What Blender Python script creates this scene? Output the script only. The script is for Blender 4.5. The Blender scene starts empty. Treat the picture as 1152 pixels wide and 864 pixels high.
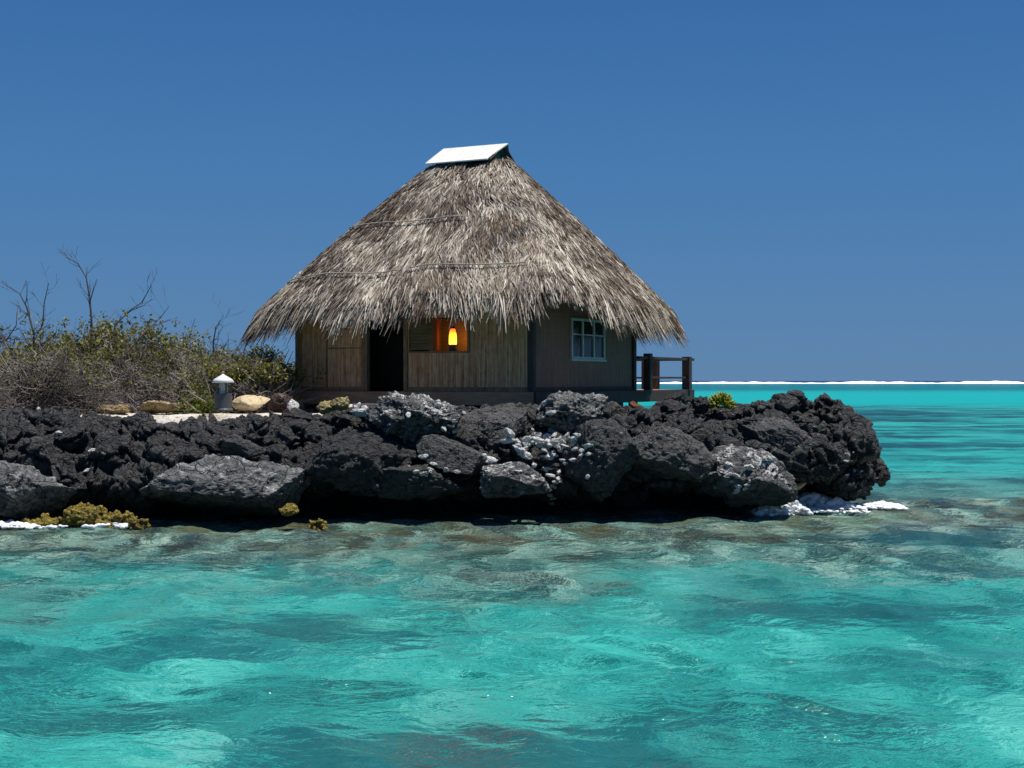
import bpy, math, random
import numpy as np
from mathutils import Vector, Matrix, Euler

RNG = np.random.default_rng(7)
random.seed(7)
S = bpy.context.scene
COL = S.collection
R = math.radians
CAMZ, FPX = 2.7, 1600.0


def at(px, py, Y):
    """a photograph pixel at distance Y as a point of the place"""
    return Vector(((px - 576) * Y / FPX, Y, CAMZ - (py - 428) * Y / FPX))


# ---------------------------------------------------------------- noise
_rg = np.random.default_rng(3)
_PERM = _rg.permutation(256)
_PERM = np.concatenate([_PERM, _PERM, _PERM])
_G = _rg.normal(size=(256, 3)); _G /= np.linalg.norm(_G, axis=1)[:, None]


def perlin(p):
    i = np.floor(p).astype(np.int64); f = p - i
    u = f * f * f * (f * (f * 6 - 15) + 10)
    i &= 255
    res = 0
    for dx in (0, 1):
        for dy in (0, 1):
            for dz in (0, 1):
                h = _PERM[_PERM[_PERM[i[:, 0] + dx] + i[:, 1] + dy] + i[:, 2] + dz]
                g = _G[h]
                d = (g[:, 0] * (f[:, 0] - dx) + g[:, 1] * (f[:, 1] - dy) + g[:, 2] * (f[:, 2] - dz))
                w = ((u[:, 0] if dx else 1 - u[:, 0]) * (u[:, 1] if dy else 1 - u[:, 1]) * (u[:, 2] if dz else 1 - u[:, 2]))
                res = res + w * d
    return res * 1.6


def fbm(p, octv=4, ridged=False):
    r = 0; a = 1.0; s = 0.0
    for k in range(octv):
        n = perlin(p * (2 ** k) + 17.3 * k)
        if ridged: n = 1 - 2 * np.abs(n)
        r = r + a * n; s += a; a *= .5
    return r / s


_J = _rg.random(size=(256, 3))


def worley(p):
    i = np.floor(p).astype(np.int64); f = p - i
    f1 = np.full(len(p), 9.0); f2 = np.full(len(p), 9.0)
    for dx in (-1, 0, 1):
        for dy in (-1, 0, 1):
            for dz in (-1, 0, 1):
                c = (i + (dx, dy, dz)) & 255
                h = _PERM[_PERM[_PERM[c[:, 0]] + c[:, 1]] + c[:, 2]]
                q = _J[h] + (dx, dy, dz) - f
                d = np.sqrt((q * q).sum(1))
                lo = d < f1
                f2 = np.where(lo, f1, np.minimum(f2, d)); f1 = np.where(lo, d, f1)
    return f1, f2


# ---------------------------------------------------------------- scene helpers
def tag(o, label=None, cat=None, group=None, kind=None):
    if label: o['label'] = label
    if cat: o['category'] = cat
    if group: o['group'] = group
    if kind: o['kind'] = kind
    return o


def empty(name, loc=(0, 0, 0), rz=0, parent=None):
    o = bpy.data.objects.new(name, None); COL.objects.link(o)
    o.location = loc; o.rotation_euler = (0, 0, rz); o.empty_display_size = .2
    if parent: o.parent = parent
    return o


def mesh_np(name, V, quads=None, tris=None):
    """fast mesh from arrays"""
    me = bpy.data.meshes.new(name)
    V = np.asarray(V, dtype=np.float32)
    loops = []; starts = []; tot = []; n = 0
    if quads is not None and len(quads):
        q = np.asarray(quads, dtype=np.int32); loops.append(q.ravel())
        starts.append(np.arange(len(q)) * 4 + n); tot.append(np.full(len(q), 4)); n += 4 * len(q)
    if tris is not None and len(tris):
        t = np.asarray(tris, dtype=np.int32); loops.append(t.ravel())
        starts.append(np.arange(len(t)) * 3 + n); tot.append(np.full(len(t), 3)); n += 3 * len(t)
    loops = np.concatenate(loops); starts = np.concatenate(starts); tot = np.concatenate(tot)
    me.vertices.add(len(V)); me.vertices.foreach_set('co', V.ravel())
    me.loops.add(len(loops)); me.loops.foreach_set('vertex_index', loops.astype(np.int32))
    me.polygons.add(len(starts)); me.polygons.foreach_set('loop_start', starts.astype(np.int32))
    me.polygons.foreach_set('loop_total', tot.astype(np.int32))
    me.update(calc_edges=True); me.validate()
    return me


def link(name, me, mat, parent=None, smooth=False):
    o = bpy.data.objects.new(name, me); COL.objects.link(o)
    if mat: me.materials.append(mat)
    if smooth: me.polygons.foreach_set('use_smooth', np.ones(len(me.polygons), dtype=bool))
    if parent: o.parent = parent
    return o


class MB:
    """collects boxes, tubes and lathes of one part"""
    def __init__(s): s.v = []; s.f = []
    def add(s, v, f):
        n = len(s.v); s.v += [tuple(p) for p in v]; s.f += [tuple(i + n for i in q) for q in f]
    def box(s, x0, x1, y0, y1, z0, z1, jit=0):
        v = [(x, y, z) for z in (z0, z1) for y in (y0, y1) for x in (x0, x1)]
        if jit: v = [tuple(c + random.uniform(-jit, jit) for c in p) for p in v]
        s.add(v, [(0, 2, 3, 1), (4, 5, 7, 6), (0, 1, 5, 4), (2, 6, 7, 3), (0, 4, 6, 2), (1, 3, 7, 5)]); return s
    def tube(s, pts, rad, n=6):
        pts = [Vector(p) for p in pts]; v = []; f = []
        for i, p in enumerate(pts):
            d = (pts[min(i + 1, len(pts) - 1)] - pts[max(i - 1, 0)]).normalized()
            a = d.cross(Vector((0, 0, 1)) if abs(d.z) < .9 else Vector((1, 0, 0))).normalized(); b = d.cross(a)
            r = rad[i] if hasattr(rad, '__len__') else rad
            for k in range(n):
                t = 2 * math.pi * k / n
                v.append(p + (a * math.cos(t) + b * math.sin(t)) * r)
        for i in range(len(pts) - 1):
            for k in range(n):
                f.append((i * n + k, i * n + (k + 1) % n, (i + 1) * n + (k + 1) % n, (i + 1) * n + k))
        f.append(tuple(reversed(range(n)))); f.append(tuple((len(pts) - 1) * n + k for k in range(n)))
        s.add(v, f); return s
    def lathe(s, prof, n=20, c=(0, 0, 0)):
        v = []; f = []
        for r, z in prof:
            for k in range(n):
                t = 2 * math.pi * k / n; v.append((c[0] + r * math.cos(t), c[1] + r * math.sin(t), c[2] + z))
        for i in range(len(prof) - 1):
            for k in range(n):
                f.append((i * n + k, i * n + (k + 1) % n, (i + 1) * n + (k + 1) % n, (i + 1) * n + k))
        f.append(tuple(reversed(range(n)))); f.append(tuple((len(prof) - 1) * n + k for k in range(n)))
        s.add(v, f); return s
    def build(s, name, mat, parent=None, bevel=0, smooth=False):
        me = bpy.data.meshes.new(name); me.from_pydata(s.v, [], s.f); me.update()
        o = link(name, me, mat, parent, smooth)
        if bevel:
            m = o.modifiers.new('bevel', 'BEVEL'); m.width = bevel; m.segments = 2; m.limit_method = 'ANGLE'
        return o


# ---------------------------------------------------------------- materials
class N:
    def __init__(s, name):
        s.m = bpy.data.materials.new(name); s.m.use_nodes = True
        s.t = s.m.node_tree; s.t.nodes.clear()
        s.out = s.t.nodes.new('ShaderNodeOutputMaterial')
    def n(s, typ, **kw):
        nd = s.t.nodes.new(typ)
        for k, v in kw.items():
            if k.startswith('i_'):
                key = k[2:]; key = int(key) if key.isdigit() else key.replace('_', ' ')
                if isinstance(v, bpy.types.NodeSocket): s.t.links.new(v, nd.inputs[key])
                else: nd.inputs[key].default_value = v
            else: setattr(nd, k, v)
        return nd
    def l(s, a, b): s.t.links.new(a, b)
    def math(s, op, a, b=0.0, c=0.0, clamp=False):
        nd = s.t.nodes.new('ShaderNodeMath'); nd.operation = op; nd.use_clamp = clamp
        for i, x in enumerate((a, b, c)):
            if isinstance(x, bpy.types.NodeSocket): s.t.links.new(x, nd.inputs[i])
            else: nd.inputs[i].default_value = x
        return nd.outputs[0]
    def vmath(s, op, a, b=(0, 0, 0)):
        nd = s.t.nodes.new('ShaderNodeVectorMath'); nd.operation = op
        for i, x in enumerate((a, b)):
            if isinstance(x, bpy.types.NodeSocket): s.t.links.new(x, nd.inputs[i])
            else: nd.inputs[i].default_value = x
        return nd.outputs[0]
    def ramp(s, fac, stops, interp='LINEAR'):
        nd = s.t.nodes.new('ShaderNodeValToRGB'); cr = nd.color_ramp; cr.interpolation = interp
        while len(cr.elements) < len(stops): cr.elements.new(.5)
        for e, (p, c) in zip(cr.elements, stops):
            e.position = p
            if not hasattr(c, '__len__'): c = (c, c, c)
            e.color = (*c, 1)
        s.l(fac, nd.inputs[0]); return nd.outputs[0]
    def smooth(s, x, a, b):
        nd = s.t.nodes.new('ShaderNodeMapRange'); nd.interpolation_type = 'SMOOTHSTEP'
        s.l(x, nd.inputs[0]); nd.inputs[1].default_value = a; nd.inputs[2].default_value = b
        return nd.outputs[0]
    def mix(s, f, a, b, blend='MIX'):
        nd = s.t.nodes.new('ShaderNodeMix'); nd.data_type = 'RGBA'; nd.blend_type = blend
        for i, x in ((0, f), (6, a), (7, b)):
            if isinstance(x, bpy.types.NodeSocket): s.t.links.new(x, nd.inputs[i])
            elif i == 0: nd.inputs[0].default_value = x
            else: nd.inputs[i].default_value = (*x, 1)
        return nd.outputs[2]
    def noise(s, vec, scale, detail=4, rough=.55, dist=0, dims='3D'):
        nd = s.n('ShaderNodeTexNoise', i_Scale=scale, i_Detail=detail, i_Roughness=rough, i_Distortion=dist)
        if vec: s.l(vec, nd.inputs['Vector'])
        return nd.outputs['Fac']
    def obj(s): return s.n('ShaderNodeTexCoord').outputs['Object']
    def pos(s): return s.n('ShaderNodeNewGeometry').outputs['Position']
    def scale(s, v, k): return s.vmath('MULTIPLY', v, k)
    def bump(s, h, strength=.5, dist=.02, normal=None):
        b = s.n('ShaderNodeBump', i_Strength=strength, i_Distance=dist); s.l(h, b.inputs['Height'])
        if normal: s.l(normal, b.inputs['Normal'])
        return b.outputs[0]
    def bsdf(s, color, rough=.7, normal=None, spec=.3, **kw):
        p = s.n('ShaderNodeBsdfPrincipled', **kw)
        for k, x in (('Base Color', color), ('Roughness', rough), ('Specular IOR Level', spec)):
            if isinstance(x, bpy.types.NodeSocket): s.l(x, p.inputs[k])
            else: p.inputs[k].default_value = (*x, 1) if k == 'Base Color' else x
        if normal: s.l(normal, p.inputs['Normal'])
        s.l(p.outputs[0], s.out.inputs[0]); return p


def rock_mat(name, dark, light, crust=None, crust_lo=.62, crust_hi=.68, wet=True, bump=.6, tint=(.012, .02, .017)):
    n = N(name); P = n.pos()
    big = n.noise(P, 1.3, 5, .6); mid = n.noise(P, 7, 6, .65); fine = n.noise(P, 34, 5, .7)
    vor = n.n('ShaderNodeTexVoronoi', i_Scale=9.0); n.l(n.vmath('ADD', P, n.scale(n.n('ShaderNodeTexNoise', i_Scale=3.0).outputs['Color'], (.4,) * 3)), vor.inputs['Vector'])
    vf = n.n('ShaderNodeTexVoronoi', i_Scale=30.0); n.l(P, vf.inputs['Vector'])
    nz = n.n('ShaderNodeSeparateXYZ'); n.l(n.n('ShaderNodeNewGeometry').outputs['Normal'], nz.inputs[0])
    f = n.math('ADD', n.math('MULTIPLY', mid, .5), n.math('ADD', n.math('MULTIPLY', big, .25), n.math('MULTIPLY', fine, .25)))
    col = n.ramp(f, [(.40, dark), (.5, tuple((a + b) / 2 for a, b in zip(dark, light))), (.66, light)])
    col = n.mix(n.math('MULTIPLY', n.smooth(fine, .45, .7), .2), col, light)
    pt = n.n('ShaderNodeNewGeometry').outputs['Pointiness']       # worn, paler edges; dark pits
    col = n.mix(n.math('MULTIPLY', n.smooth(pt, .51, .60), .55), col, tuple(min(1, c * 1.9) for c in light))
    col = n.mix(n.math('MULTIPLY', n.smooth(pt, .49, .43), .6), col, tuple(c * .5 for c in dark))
    ck = n.n('ShaderNodeTexVoronoi', feature='DISTANCE_TO_EDGE', i_Scale=2.3); n.l(n.vmath('ADD', n.scale(P, (1, 1, 1.7)), n.scale(n.n('ShaderNodeTexNoise', i_Scale=2.0, i_Detail=4.0).outputs['Color'], (.8,) * 3)), ck.inputs['Vector'])
    crack = n.smooth(ck.outputs['Distance'], .035, .0)
    col = n.mix(n.math('MULTIPLY', crack, .7), col, tuple(c * .4 for c in dark))
    if crust:
        c = n.noise(P, 3.2, 7, .72, .3)
        m = n.smooth(n.math('ADD', c, n.math('MULTIPLY', nz.outputs[2], .10)), crust_lo, crust_hi)
        m = n.math('MULTIPLY', m, n.smooth(n.noise(P, 26, 4, .7), .38, .56))
        col = n.mix(m, col, crust)
    if wet:
        z = n.n('ShaderNodeSeparateXYZ'); n.l(P, z.inputs[0])
        w = n.smooth(n.math('ADD', z.outputs[2], n.math('MULTIPLY', mid, .5)), 1.05, .45)
        col = n.mix(n.math('MULTIPLY', w, .8), col, tint)
    h = n.math('ADD', n.math('MULTIPLY', mid, 1.0), n.math('MULTIPLY', fine, .35))
    h = n.math('ADD', h, n.math('MULTIPLY', vor.outputs['Distance'], -.45))
    h = n.math('ADD', h, n.math('MULTIPLY', vf.outputs['Distance'], -.18))
    h = n.math('SUBTRACT', h, n.math('MULTIPLY', crack, .8))
    n.bsdf(col, n.ramp(mid, [(.4, .45), (.6, .8)]), n.bump(h, min(1, bump * 1.3), .14), .4)
    return n.m


M = {}
M['lava'] = rock_mat('black_lava_rock', (.005, .005, .006), (.066, .065, .064), (.55, .55, .52), .79, .83, bump=.9)
M['grey'] = rock_mat('grey_rock', (.016, .016, .017), (.22, .22, .215), (.45, .45, .43), .60, .68)
M['dgrey'] = rock_mat('dark_grey_rock', (.010, .010, .011), (.085, .085, .083), (.5, .5, .48), .74, .78)
M['slab'] = rock_mat('slab_rock', (.022, .021, .021), (.12, .117, .114), (.4, .4, .38), .70, .76)
M['crusty'] = rock_mat('white_crusted_rock', (.012, .013, .014), (.16, .16, .158), (.66, .65, .62), .58, .63)
M['wetrock'] = rock_mat('wet_shelf_rock', (.015, .02, .018), (.06, .065, .055), (.4, .4, .36), .68, .74)
M['tan'] = rock_mat('tan_rock', (.14, .09, .03), (.42, .30, .14), (.75, .66, .5), .60, .66, wet=False)
M['cream'] = rock_mat('cream_rock', (.5, .38, .2), (.72, .58, .36), None, wet=False, bump=.3)
M['ochre'] = rock_mat('ochre_rock', (.2, .15, .05), (.42, .36, .16), None, wet=False)
M['rubble'] = rock_mat('brown_rubble', (.02, .012, .01), (.09, .05, .04), (.6, .5, .45), .66, .7, wet=False)
M['coral'] = rock_mat('yellow_coral', (.09, .065, .008), (.38, .28, .035), None, wet=False, bump=1.0)
M['white'] = rock_mat('white_coral_stone', (.5, .49, .46), (.8, .79, .75), None, wet=False, bump=.5)


def wood_mat(name, a, b, scale=(30, 30, 3), rough=.8, bump=.3):
    n = N(name); P = n.obj(); v = n.scale(P, scale)
    f = n.noise(v, 1, 5, .6); g = n.noise(P, 2.5, 3)
    col = n.ramp(n.math('ADD', n.math('MULTIPLY', f, .7), n.math('MULTIPLY', g, .3)), [(.35, a), (.65, b)])
    n.bsdf(col, rough, n.bump(f, bump, .01), .2); return n.m


M['redlitpost'] = wood_mat('red_lit_jamb_wood', (.25, .05, .02), (.4, .09, .03))  # jamb wood with the lantern's red glow put into its colour
M['post'] = wood_mat('weathered_post', (.17, .09, .055), (.40, .24, .14))
M['beam'] = wood_mat('floor_beam_wood', (.34, .17, .09), (.54, .31, .18), (3, 30, 30))
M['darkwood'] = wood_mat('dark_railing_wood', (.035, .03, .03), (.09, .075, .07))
M['plank'] = wood_mat('grey_plank', (.14, .11, .09), (.32, .26, .22), (3, 30, 30))
M['bamboo'] = wood_mat('thin_pale_pole', (.3, .26, .2), (.5, .45, .37), (3, 3, 3))
M['twigs'] = wood_mat('dry_twigs', (.13, .105, .095), (.40, .35, .33), (2, 2, 2))
M['twigsdark'] = wood_mat('dark_branches', (.05, .04, .035), (.16, .135, .12), (2, 2, 2))


def panel_mat(name, a, b, c):
    """split-bamboo mat: vertical strips, mottled"""
    n = N(name); P = n.obj(); sx = n.n('ShaderNodeSeparateXYZ'); n.l(P, sx.inputs[0])
    strips = n.noise(n.scale(P, (26, 26, .9)), 1, 3, .5)
    blot = n.noise(n.scale(P, (12, 12, 5)), 1, 4, .6)
    f = n.math('ADD', n.math('MULTIPLY', strips, .6), n.math('MULTIPLY', blot, .4))
    col = n.ramp(f, [(.30, a), (.44, b), (.60, c)])
    wv = n.n('ShaderNodeTexWave', wave_type='BANDS', bands_direction='X', i_Scale=7.5, i_Distortion=.6); n.l(P, wv.inputs['Vector'])
    wy = n.n('ShaderNodeTexWave', wave_type='BANDS', bands_direction='Z', i_Scale=2.4, i_Distortion=1.0); n.l(P, wy.inputs['Vector'])
    col = n.mix(n.math('MULTIPLY', n.smooth(wv.outputs['Fac'], .25, 0), .6), col, a)
    h = n.math('ADD', n.math('MULTIPLY', wv.outputs['Fac'], .7), n.math('ADD', n.math('MULTIPLY', wy.outputs['Fac'], .25), n.math('MULTIPLY', strips, .6)))
    n.bsdf(col, .75, n.bump(h, .6, .015), .25); return n.m


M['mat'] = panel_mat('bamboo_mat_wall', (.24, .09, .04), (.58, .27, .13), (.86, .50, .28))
M['matshade'] = panel_mat('shaded_bamboo_mat_wall', (.12, .065, .05), (.18, .10, .08), (.24, .14, .11))  # darker copy of the mat, the right wall's shade put into its colour
M['louvre'] = wood_mat('louvre_wood', (.2, .13, .06), (.34, .24, .12), (3, 30, 30))


def plain(name, c, rough=.5, **kw):
    n = N(name); f = n.noise(n.obj(), 6, 5, .65)
    col = n.ramp(f, [(.3, tuple(x * .8 for x in c)), (.6, c)])
    n.bsdf(col, rough, n.bump(n.noise(n.obj(), 25, 4), .15, .01), .4, **kw); return n.m


M['cap'] = plain('white_sheet_metal', (.88, .85, .76), .55)
M['capback'] = plain('teal_underside_sheet', (.10, .22, .22), .5)
M['frame'] = plain('pale_window_frame', (.42, .5, .5), .5)
M['lampgrey'] = plain('grey_lamp_metal', (.09, .095, .10), .4)
M['lampwhite'] = plain('white_lamp_cap', (.8, .8, .8), .4)
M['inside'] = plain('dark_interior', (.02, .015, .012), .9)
M['curtain'] = plain('dim_curtain', (.13, .17, .19), .9)
M['pebble'] = plain('brown_debris', (.2, .06, .03), .8)
M['drift'] = plain('driftwood', (.35, .25, .12), .8)


def glass_mat(name, tint=(.9, 1, .95), mixf=.85):
    n = N(name)
    g = n.n('ShaderNodeBsdfGlossy', i_Roughness=.05); t = n.n('ShaderNodeBsdfTransparent'); t.inputs[0].default_value = (*tint, 1)
    m = n.n('ShaderNodeMixShader', i_Fac=mixf); n.l(g.outputs[0], m.inputs[1]); n.l(t.outputs[0], m.inputs[2]); n.l(m.outputs[0], n.out.inputs[0])
    return n.m


M['glass'] = glass_mat('window_glass', (.55, .62, .62), .9)
M['lampglass'] = glass_mat('lamp_glass', (.95, .9, .7), .8)
M['lanternglass'] = glass_mat('lantern_glass', (1, .75, .4), .95)


def emit(name, c, s):
    n = N(name); e = n.n('ShaderNodeEmission', i_Strength=s); e.inputs[0].default_value = (*c, 1)
    n.l(e.outputs[0], n.out.inputs[0]); return n.m


n = N('lantern_flame'); ge = n.n('ShaderNodeSeparateXYZ'); n.l(n.n('ShaderNodeTexCoord').outputs['Generated'], ge.inputs[0])
e = n.n('ShaderNodeEmission', i_Strength=3.2); n.l(n.ramp(ge.outputs[2], [(0, (1, .62, .06)), (.45, (1, .42, .02)), (.8, (1, .14, .01)), (1, (.7, .04, .01))]), e.inputs[0]); n.l(e.outputs[0], n.out.inputs[0])
M['flame'] = n.m


def thatch_mat():
    n = N('palm_thatch')
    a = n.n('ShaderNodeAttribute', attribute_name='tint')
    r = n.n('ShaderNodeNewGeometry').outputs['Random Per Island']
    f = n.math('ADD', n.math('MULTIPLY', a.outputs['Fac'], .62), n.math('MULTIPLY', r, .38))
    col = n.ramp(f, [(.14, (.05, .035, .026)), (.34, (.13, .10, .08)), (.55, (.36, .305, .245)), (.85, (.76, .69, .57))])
    f2 = n.noise(n.pos(), 2.2, 4, .6)
    col = n.mix(n.math('MULTIPLY', n.smooth(f2, .45, .68), .5), col, (.19, .12, .065))
    d = n.n('ShaderNodeBsdfPrincipled', i_Roughness=.65); d.inputs['Specular IOR Level'].default_value = .25; n.l(col, d.inputs['Base Color'])
    tr = n.n('ShaderNodeBsdfTranslucent'); n.l(n.mix(.5, col, (.45, .25, .1)), tr.inputs[0])
    m = n.n('ShaderNodeMixShader', i_Fac=.12); n.l(d.outputs[0], m.inputs[1]); n.l(tr.outputs[0], m.inputs[2]); n.l(m.outputs[0], n.out.inputs[0])
    return n.m


M['thatch'] = thatch_mat()
M['thatchbase'] = wood_mat('thatch_underlayer', (.03, .022, .016), (.09, .07, .05), (6, 6, 6))


def leaf_mat(name, stops, tl=.3):
    n = N(name); r = n.n('ShaderNodeNewGeometry').outputs['Random Per Island']
    g = n.noise(n.pos(), 1.6, 3)
    col = n.ramp(n.math('ADD', n.math('MULTIPLY', r, .6), n.math('MULTIPLY', g, .4)), stops)
    d = n.n('ShaderNodeBsdfPrincipled', i_Roughness=.5); n.l(col, d.inputs['Base Color']); d.inputs['Specular IOR Level'].default_value = .3
    t = n.n('ShaderNodeBsdfTranslucent'); n.l(col, t.inputs[0])
    m = n.n('ShaderNodeMixShader', i_Fac=tl); n.l(d.outputs[0], m.inputs[1]); n.l(t.outputs[0], m.inputs[2]); n.l(m.outputs[0], n.out.inputs[0])
    return n.m


M['leaf'] = leaf_mat('scrub_leaves', [(.2, (.07, .08, .014)), (.5, (.18, .185, .03)), (.75, (.32, .29, .05)), (.9, (.28, .15, .05))])
M['leafgreen'] = leaf_mat('green_leaves', [(.2, (.07, .10, .015)), (.5, (.16, .20, .03)), (.85, (.30, .31, .04))])
M['succulent'] = leaf_mat('yellow_green_succulent', [(.2, (.07, .10, .01)), (.5, (.20, .24, .02)), (.85, (.42, .38, .03))], .15)

# ---------------------------------------------------------------- rocks
_ICO = {}


def ico(sub):
    if sub not in _ICO:
        import bmesh
        bm = bmesh.new(); bmesh.ops.create_icosphere(bm, subdivisions=sub, radius=1)
        V = np.array([v.co[:] for v in bm.verts]); F = np.array([[v.index for v in f.verts] for f in bm.faces]); bm.free()
        _ICO[sub] = (V, F)
    return _ICO[sub]


def rock_points(sub, size, seed, cuts=16, cutd=(.48, .82), rough=.1, freq=2.2, pit=.04, rot=None):
    rg = np.random.default_rng(seed)
    V, F = ico(sub); V = V.copy()
    for _ in range(cuts):
        nn = rg.normal(size=3); nn /= np.linalg.norm(nn); d = rg.uniform(*cutd)
        s = V @ nn - d; V -= np.outer(np.maximum(s, 0) * .99, nn)
    V *= np.array(size)
    off = rg.uniform(0, 100, 3); nrm = V / np.linalg.norm(V / np.array(size) ** 1.0, axis=1)[:, None] / np.array(size)
    nrm /= np.linalg.norm(nrm, axis=1)[:, None]
    m = min(size)
    if rough: V += nrm * (fbm(V * freq + off, 4, True)[:, None] * rough * 1.0)
    if pit:
        q = V + np.stack([perlin(V * 3 + off + 9 * k) for k in range(3)], 1) * .12
        f1, f2 = worley(q * 4.2 + off); V += nrm * ((f1 - .45) * pit * 2.2)[:, None]
        g1, g2 = worley(q * 11 + off); V += nrm * ((g1 - .45) * pit * .9 - np.clip(.12 - (f2 - f1), 0, 1) * pit * 3)[:, None]
        V += nrm * (fbm(V * 10 + off, 4, True) * pit * .8)[:, None]
        ly = V @ np.array([1.5, .8, 6.5]) + perlin(V * 2 + off) * .9; V += nrm * (((ly - np.floor(ly)) - .5) * pit * .45)[:, None]
    if rot is not None:
        V = V @ np.array(Euler(rot).to_matrix()).T
    return V, F


ROCKG = 'boulders and slabs set in the black cliff'


def boulder(name, label, px, py, wpx, hpx, Y, mat, seed, dy=None, rot=(0, 0, 0), cat='rock', sub=6, group=None, **kw):
    sx = wpx * Y / FPX / 2; sz = hpx * Y / FPX / 2; sy = dy if dy else (sx + sz) / 2
    V, F = rock_points(sub, (sx / .88, sy, sz / .85), seed, rot=rot, **kw)
    if group == ROCKG: Y += .35
    c = at(px, py, Y)
    # object origin at the rock's base
    zmin = V[:, 2].min(); V = V - np.array([0, 0, zmin])
    o = link(name, mesh_np(name, V, tris=F), mat, smooth=True)
    o.location = (c.x, c.y, c.z + zmin)
    tag(o, label, cat, group)
    return o


# cliff front line: (X, Y of the lip)
_FX = np.array([-30, -16, -9.7, -3.84, .41, 4.9, 6.4, 7.3, 8.0])
_FY = np.array([25, 26.4, 27.0, 27.3, 27.5, 28.5, 29.2, 30.0, 30.6])


def Fy(x): return float(np.interp(x, _FX, _FY))


def top_z(x):
    return float(np.interp(x, [-30, -9, -8.3, -5.8, -5, -3, 0, 3, 4.6, 5.6, 6.6, 7.2, 7.7, 8.2], [2.06, 2.04, 1.84, 1.84, 2.03, 1.99, 2.03, 2.08, 2.13, 2.17, 2.05, 1.65, 1.2, .7]))


def cliff():
    Vs = []; Fs = []; n = 0
    rg = np.random.default_rng(21)
    def chunk(c, size, cuts=9):
        nonlocal n
        V, F = rock_points(3, size, int(rg.integers(1e9)), cuts=cuts, cutd=(.45, .85), rough=0, pit=0, rot=tuple(rg.uniform(-.35, .35, 2)) + (rg.uniform(-.6, .6),))
        Vs.append(V + np.array(c)); Fs.append(F + n); n += len(V)
    x = -20.0
    while x < 6.7:
        f = Fy(x); t = top_z(x); k = 1.0 if x < 6.0 else .8
        chunk((x if x < 5.5 else x - .5, f + 2.7 * k + .5, .3), (1.0, 1.25 * k, 1.1), 5)                       # base, set back under the lip
        chunk((x + .3, f + 2.2 * k, t - 1.0), (1.05, 1.5 * k, .72), 6)       # core
        x += .8
    x = -20.0
    while x < 7.3:
        f = Fy(x); t = top_z(x); s = rg.uniform(.7, 1.25)
        k = 1.0 if x < 6.6 else .7
        chunk((x, f + rg.uniform(.75, 1.3) * k, t - rg.uniform(.95, 1.25)), (.72 * s, .85 * k, rg.uniform(.38, .62)))   # lip
        x += rg.uniform(.45, .9)
    x = -20.0
    while x < 7.3:
        f = Fy(x); t = top_z(x)
        chunk((x, f + rg.uniform(1.0, 1.7), t - rg.uniform(.5, .75)), (rg.uniform(.4, .8), rg.uniform(.5, .8), rg.uniform(.25, .45)))
        x += rg.uniform(.35, .7)
    x = -20.0
    while x < 7.2:
        f = Fy(x); t = top_z(x)
        r = rg.uniform(.25, .62)
        chunk((x, f + rg.uniform(1.6, 2.8), t - r * .75), (r * rg.uniform(.9, 1.5), r * 1.1, r * .8))
        x += rg.uniform(.2, .45)
    x = -20.0
    while x < 7.0:                                                         # hanging blocks low under the lip
        f = Fy(x); k = 1.0 if x < 6.6 else .7
        if not (-8.3 < x < -7.0):
            chunk((x, f + rg.uniform(1.1, 1.9) * k, rg.uniform(.5, .8)), (rg.uniform(.4, .9), .7 * k, rg.uniform(.2, .45)))
        x += rg.uniform(.6, 1.3)
    # the outer end of the point
    for px, py, Y, r in ((950, 500, 30.5, .7), (940, 475, 30.8, .55), (960, 515, 31, .55), (974, 526, 31.2, .38), (982, 531, 31.1, .28), (955, 535, 30.8, .5), (964, 500, 31.4, .33), (930, 540, 30.8, .5),
                         (958, 480, 30.9, .28), (896, 456, 30.6, .3), (880, 460, 30.4, .3), (932, 464, 30.7, .3), (858, 464, 30.2, .28)):
        c = at(px, py, Y); chunk(tuple(c), (r, r, r * .8))
    me = mesh_np('tmp', np.concatenate(Vs), tris=np.concatenate(Fs))
    o = bpy.data.objects.new('tmp', me); COL.objects.link(o)
    m = o.modifiers.new('r', 'REMESH'); m.mode = 'VOXEL'; m.voxel_size = .031; m.use_smooth_shade = True
    dg = bpy.context.evaluated_depsgraph_get()
    me2 = bpy.data.meshes.new_from_object(o.evaluated_get(dg)); bpy.data.objects.remove(o)
    nv = len(me2.vertices); V = np.empty(nv * 3, dtype=np.float32); me2.vertices.foreach_get('co', V); V = V.reshape(-1, 3).astype(float)
    NN = np.empty(nv * 3, dtype=np.float32); me2.vertices.foreach_get('normal', NN); NN = NN.reshape(-1, 3)
    warp = np.stack([perlin(V * 1.1 + k * 31) for k in range(3)], 1)
    Q = V + warp * .25
    rgn = np.clip(perlin(Q * .55 + 90) * 2.2 + .55, .15, 1)                 # rubbly here, slabby there
    d = fbm(Q * 1.2, 3, True) * .09
    f1, f2 = worley(Q * np.array([1.3, 1.3, 2.2])); d += (f1 - .5) * .16 - np.clip(.09 - (f2 - f1), 0, 1) * 1.9
    g1, g2 = worley(Q * 4.2 + 7); d += ((g1 - .5) * .11 - np.clip(.06 - (g2 - g1), 0, 1) * .5 + fbm(Q * 2.7 + 4, 4, True) * .10) * rgn
    h1, h2 = worley(Q * 11 + 3); d += (h1 - .5) * .03
    d += fbm(Q * 8, 3, True) * .03
    reg = np.clip(perlin(Q * .7 + 50) * 2 + .5, 0, 1)
    ly = Q[:, 2] * 7 + Q[:, 0] * 2.2 * (1 + .5 * perlin(Q * .4)) + perlin(Q * 2) * .8
    saw = ly - np.floor(ly); d += (saw - .5) * .085 * reg
    d -= np.clip(perlin(Q * 3.1 + 11) - .28, 0, 1) * .30          # deep pits
    V = V + NN * d[:, None] + warp * np.array([.10, .10, .06])
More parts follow.
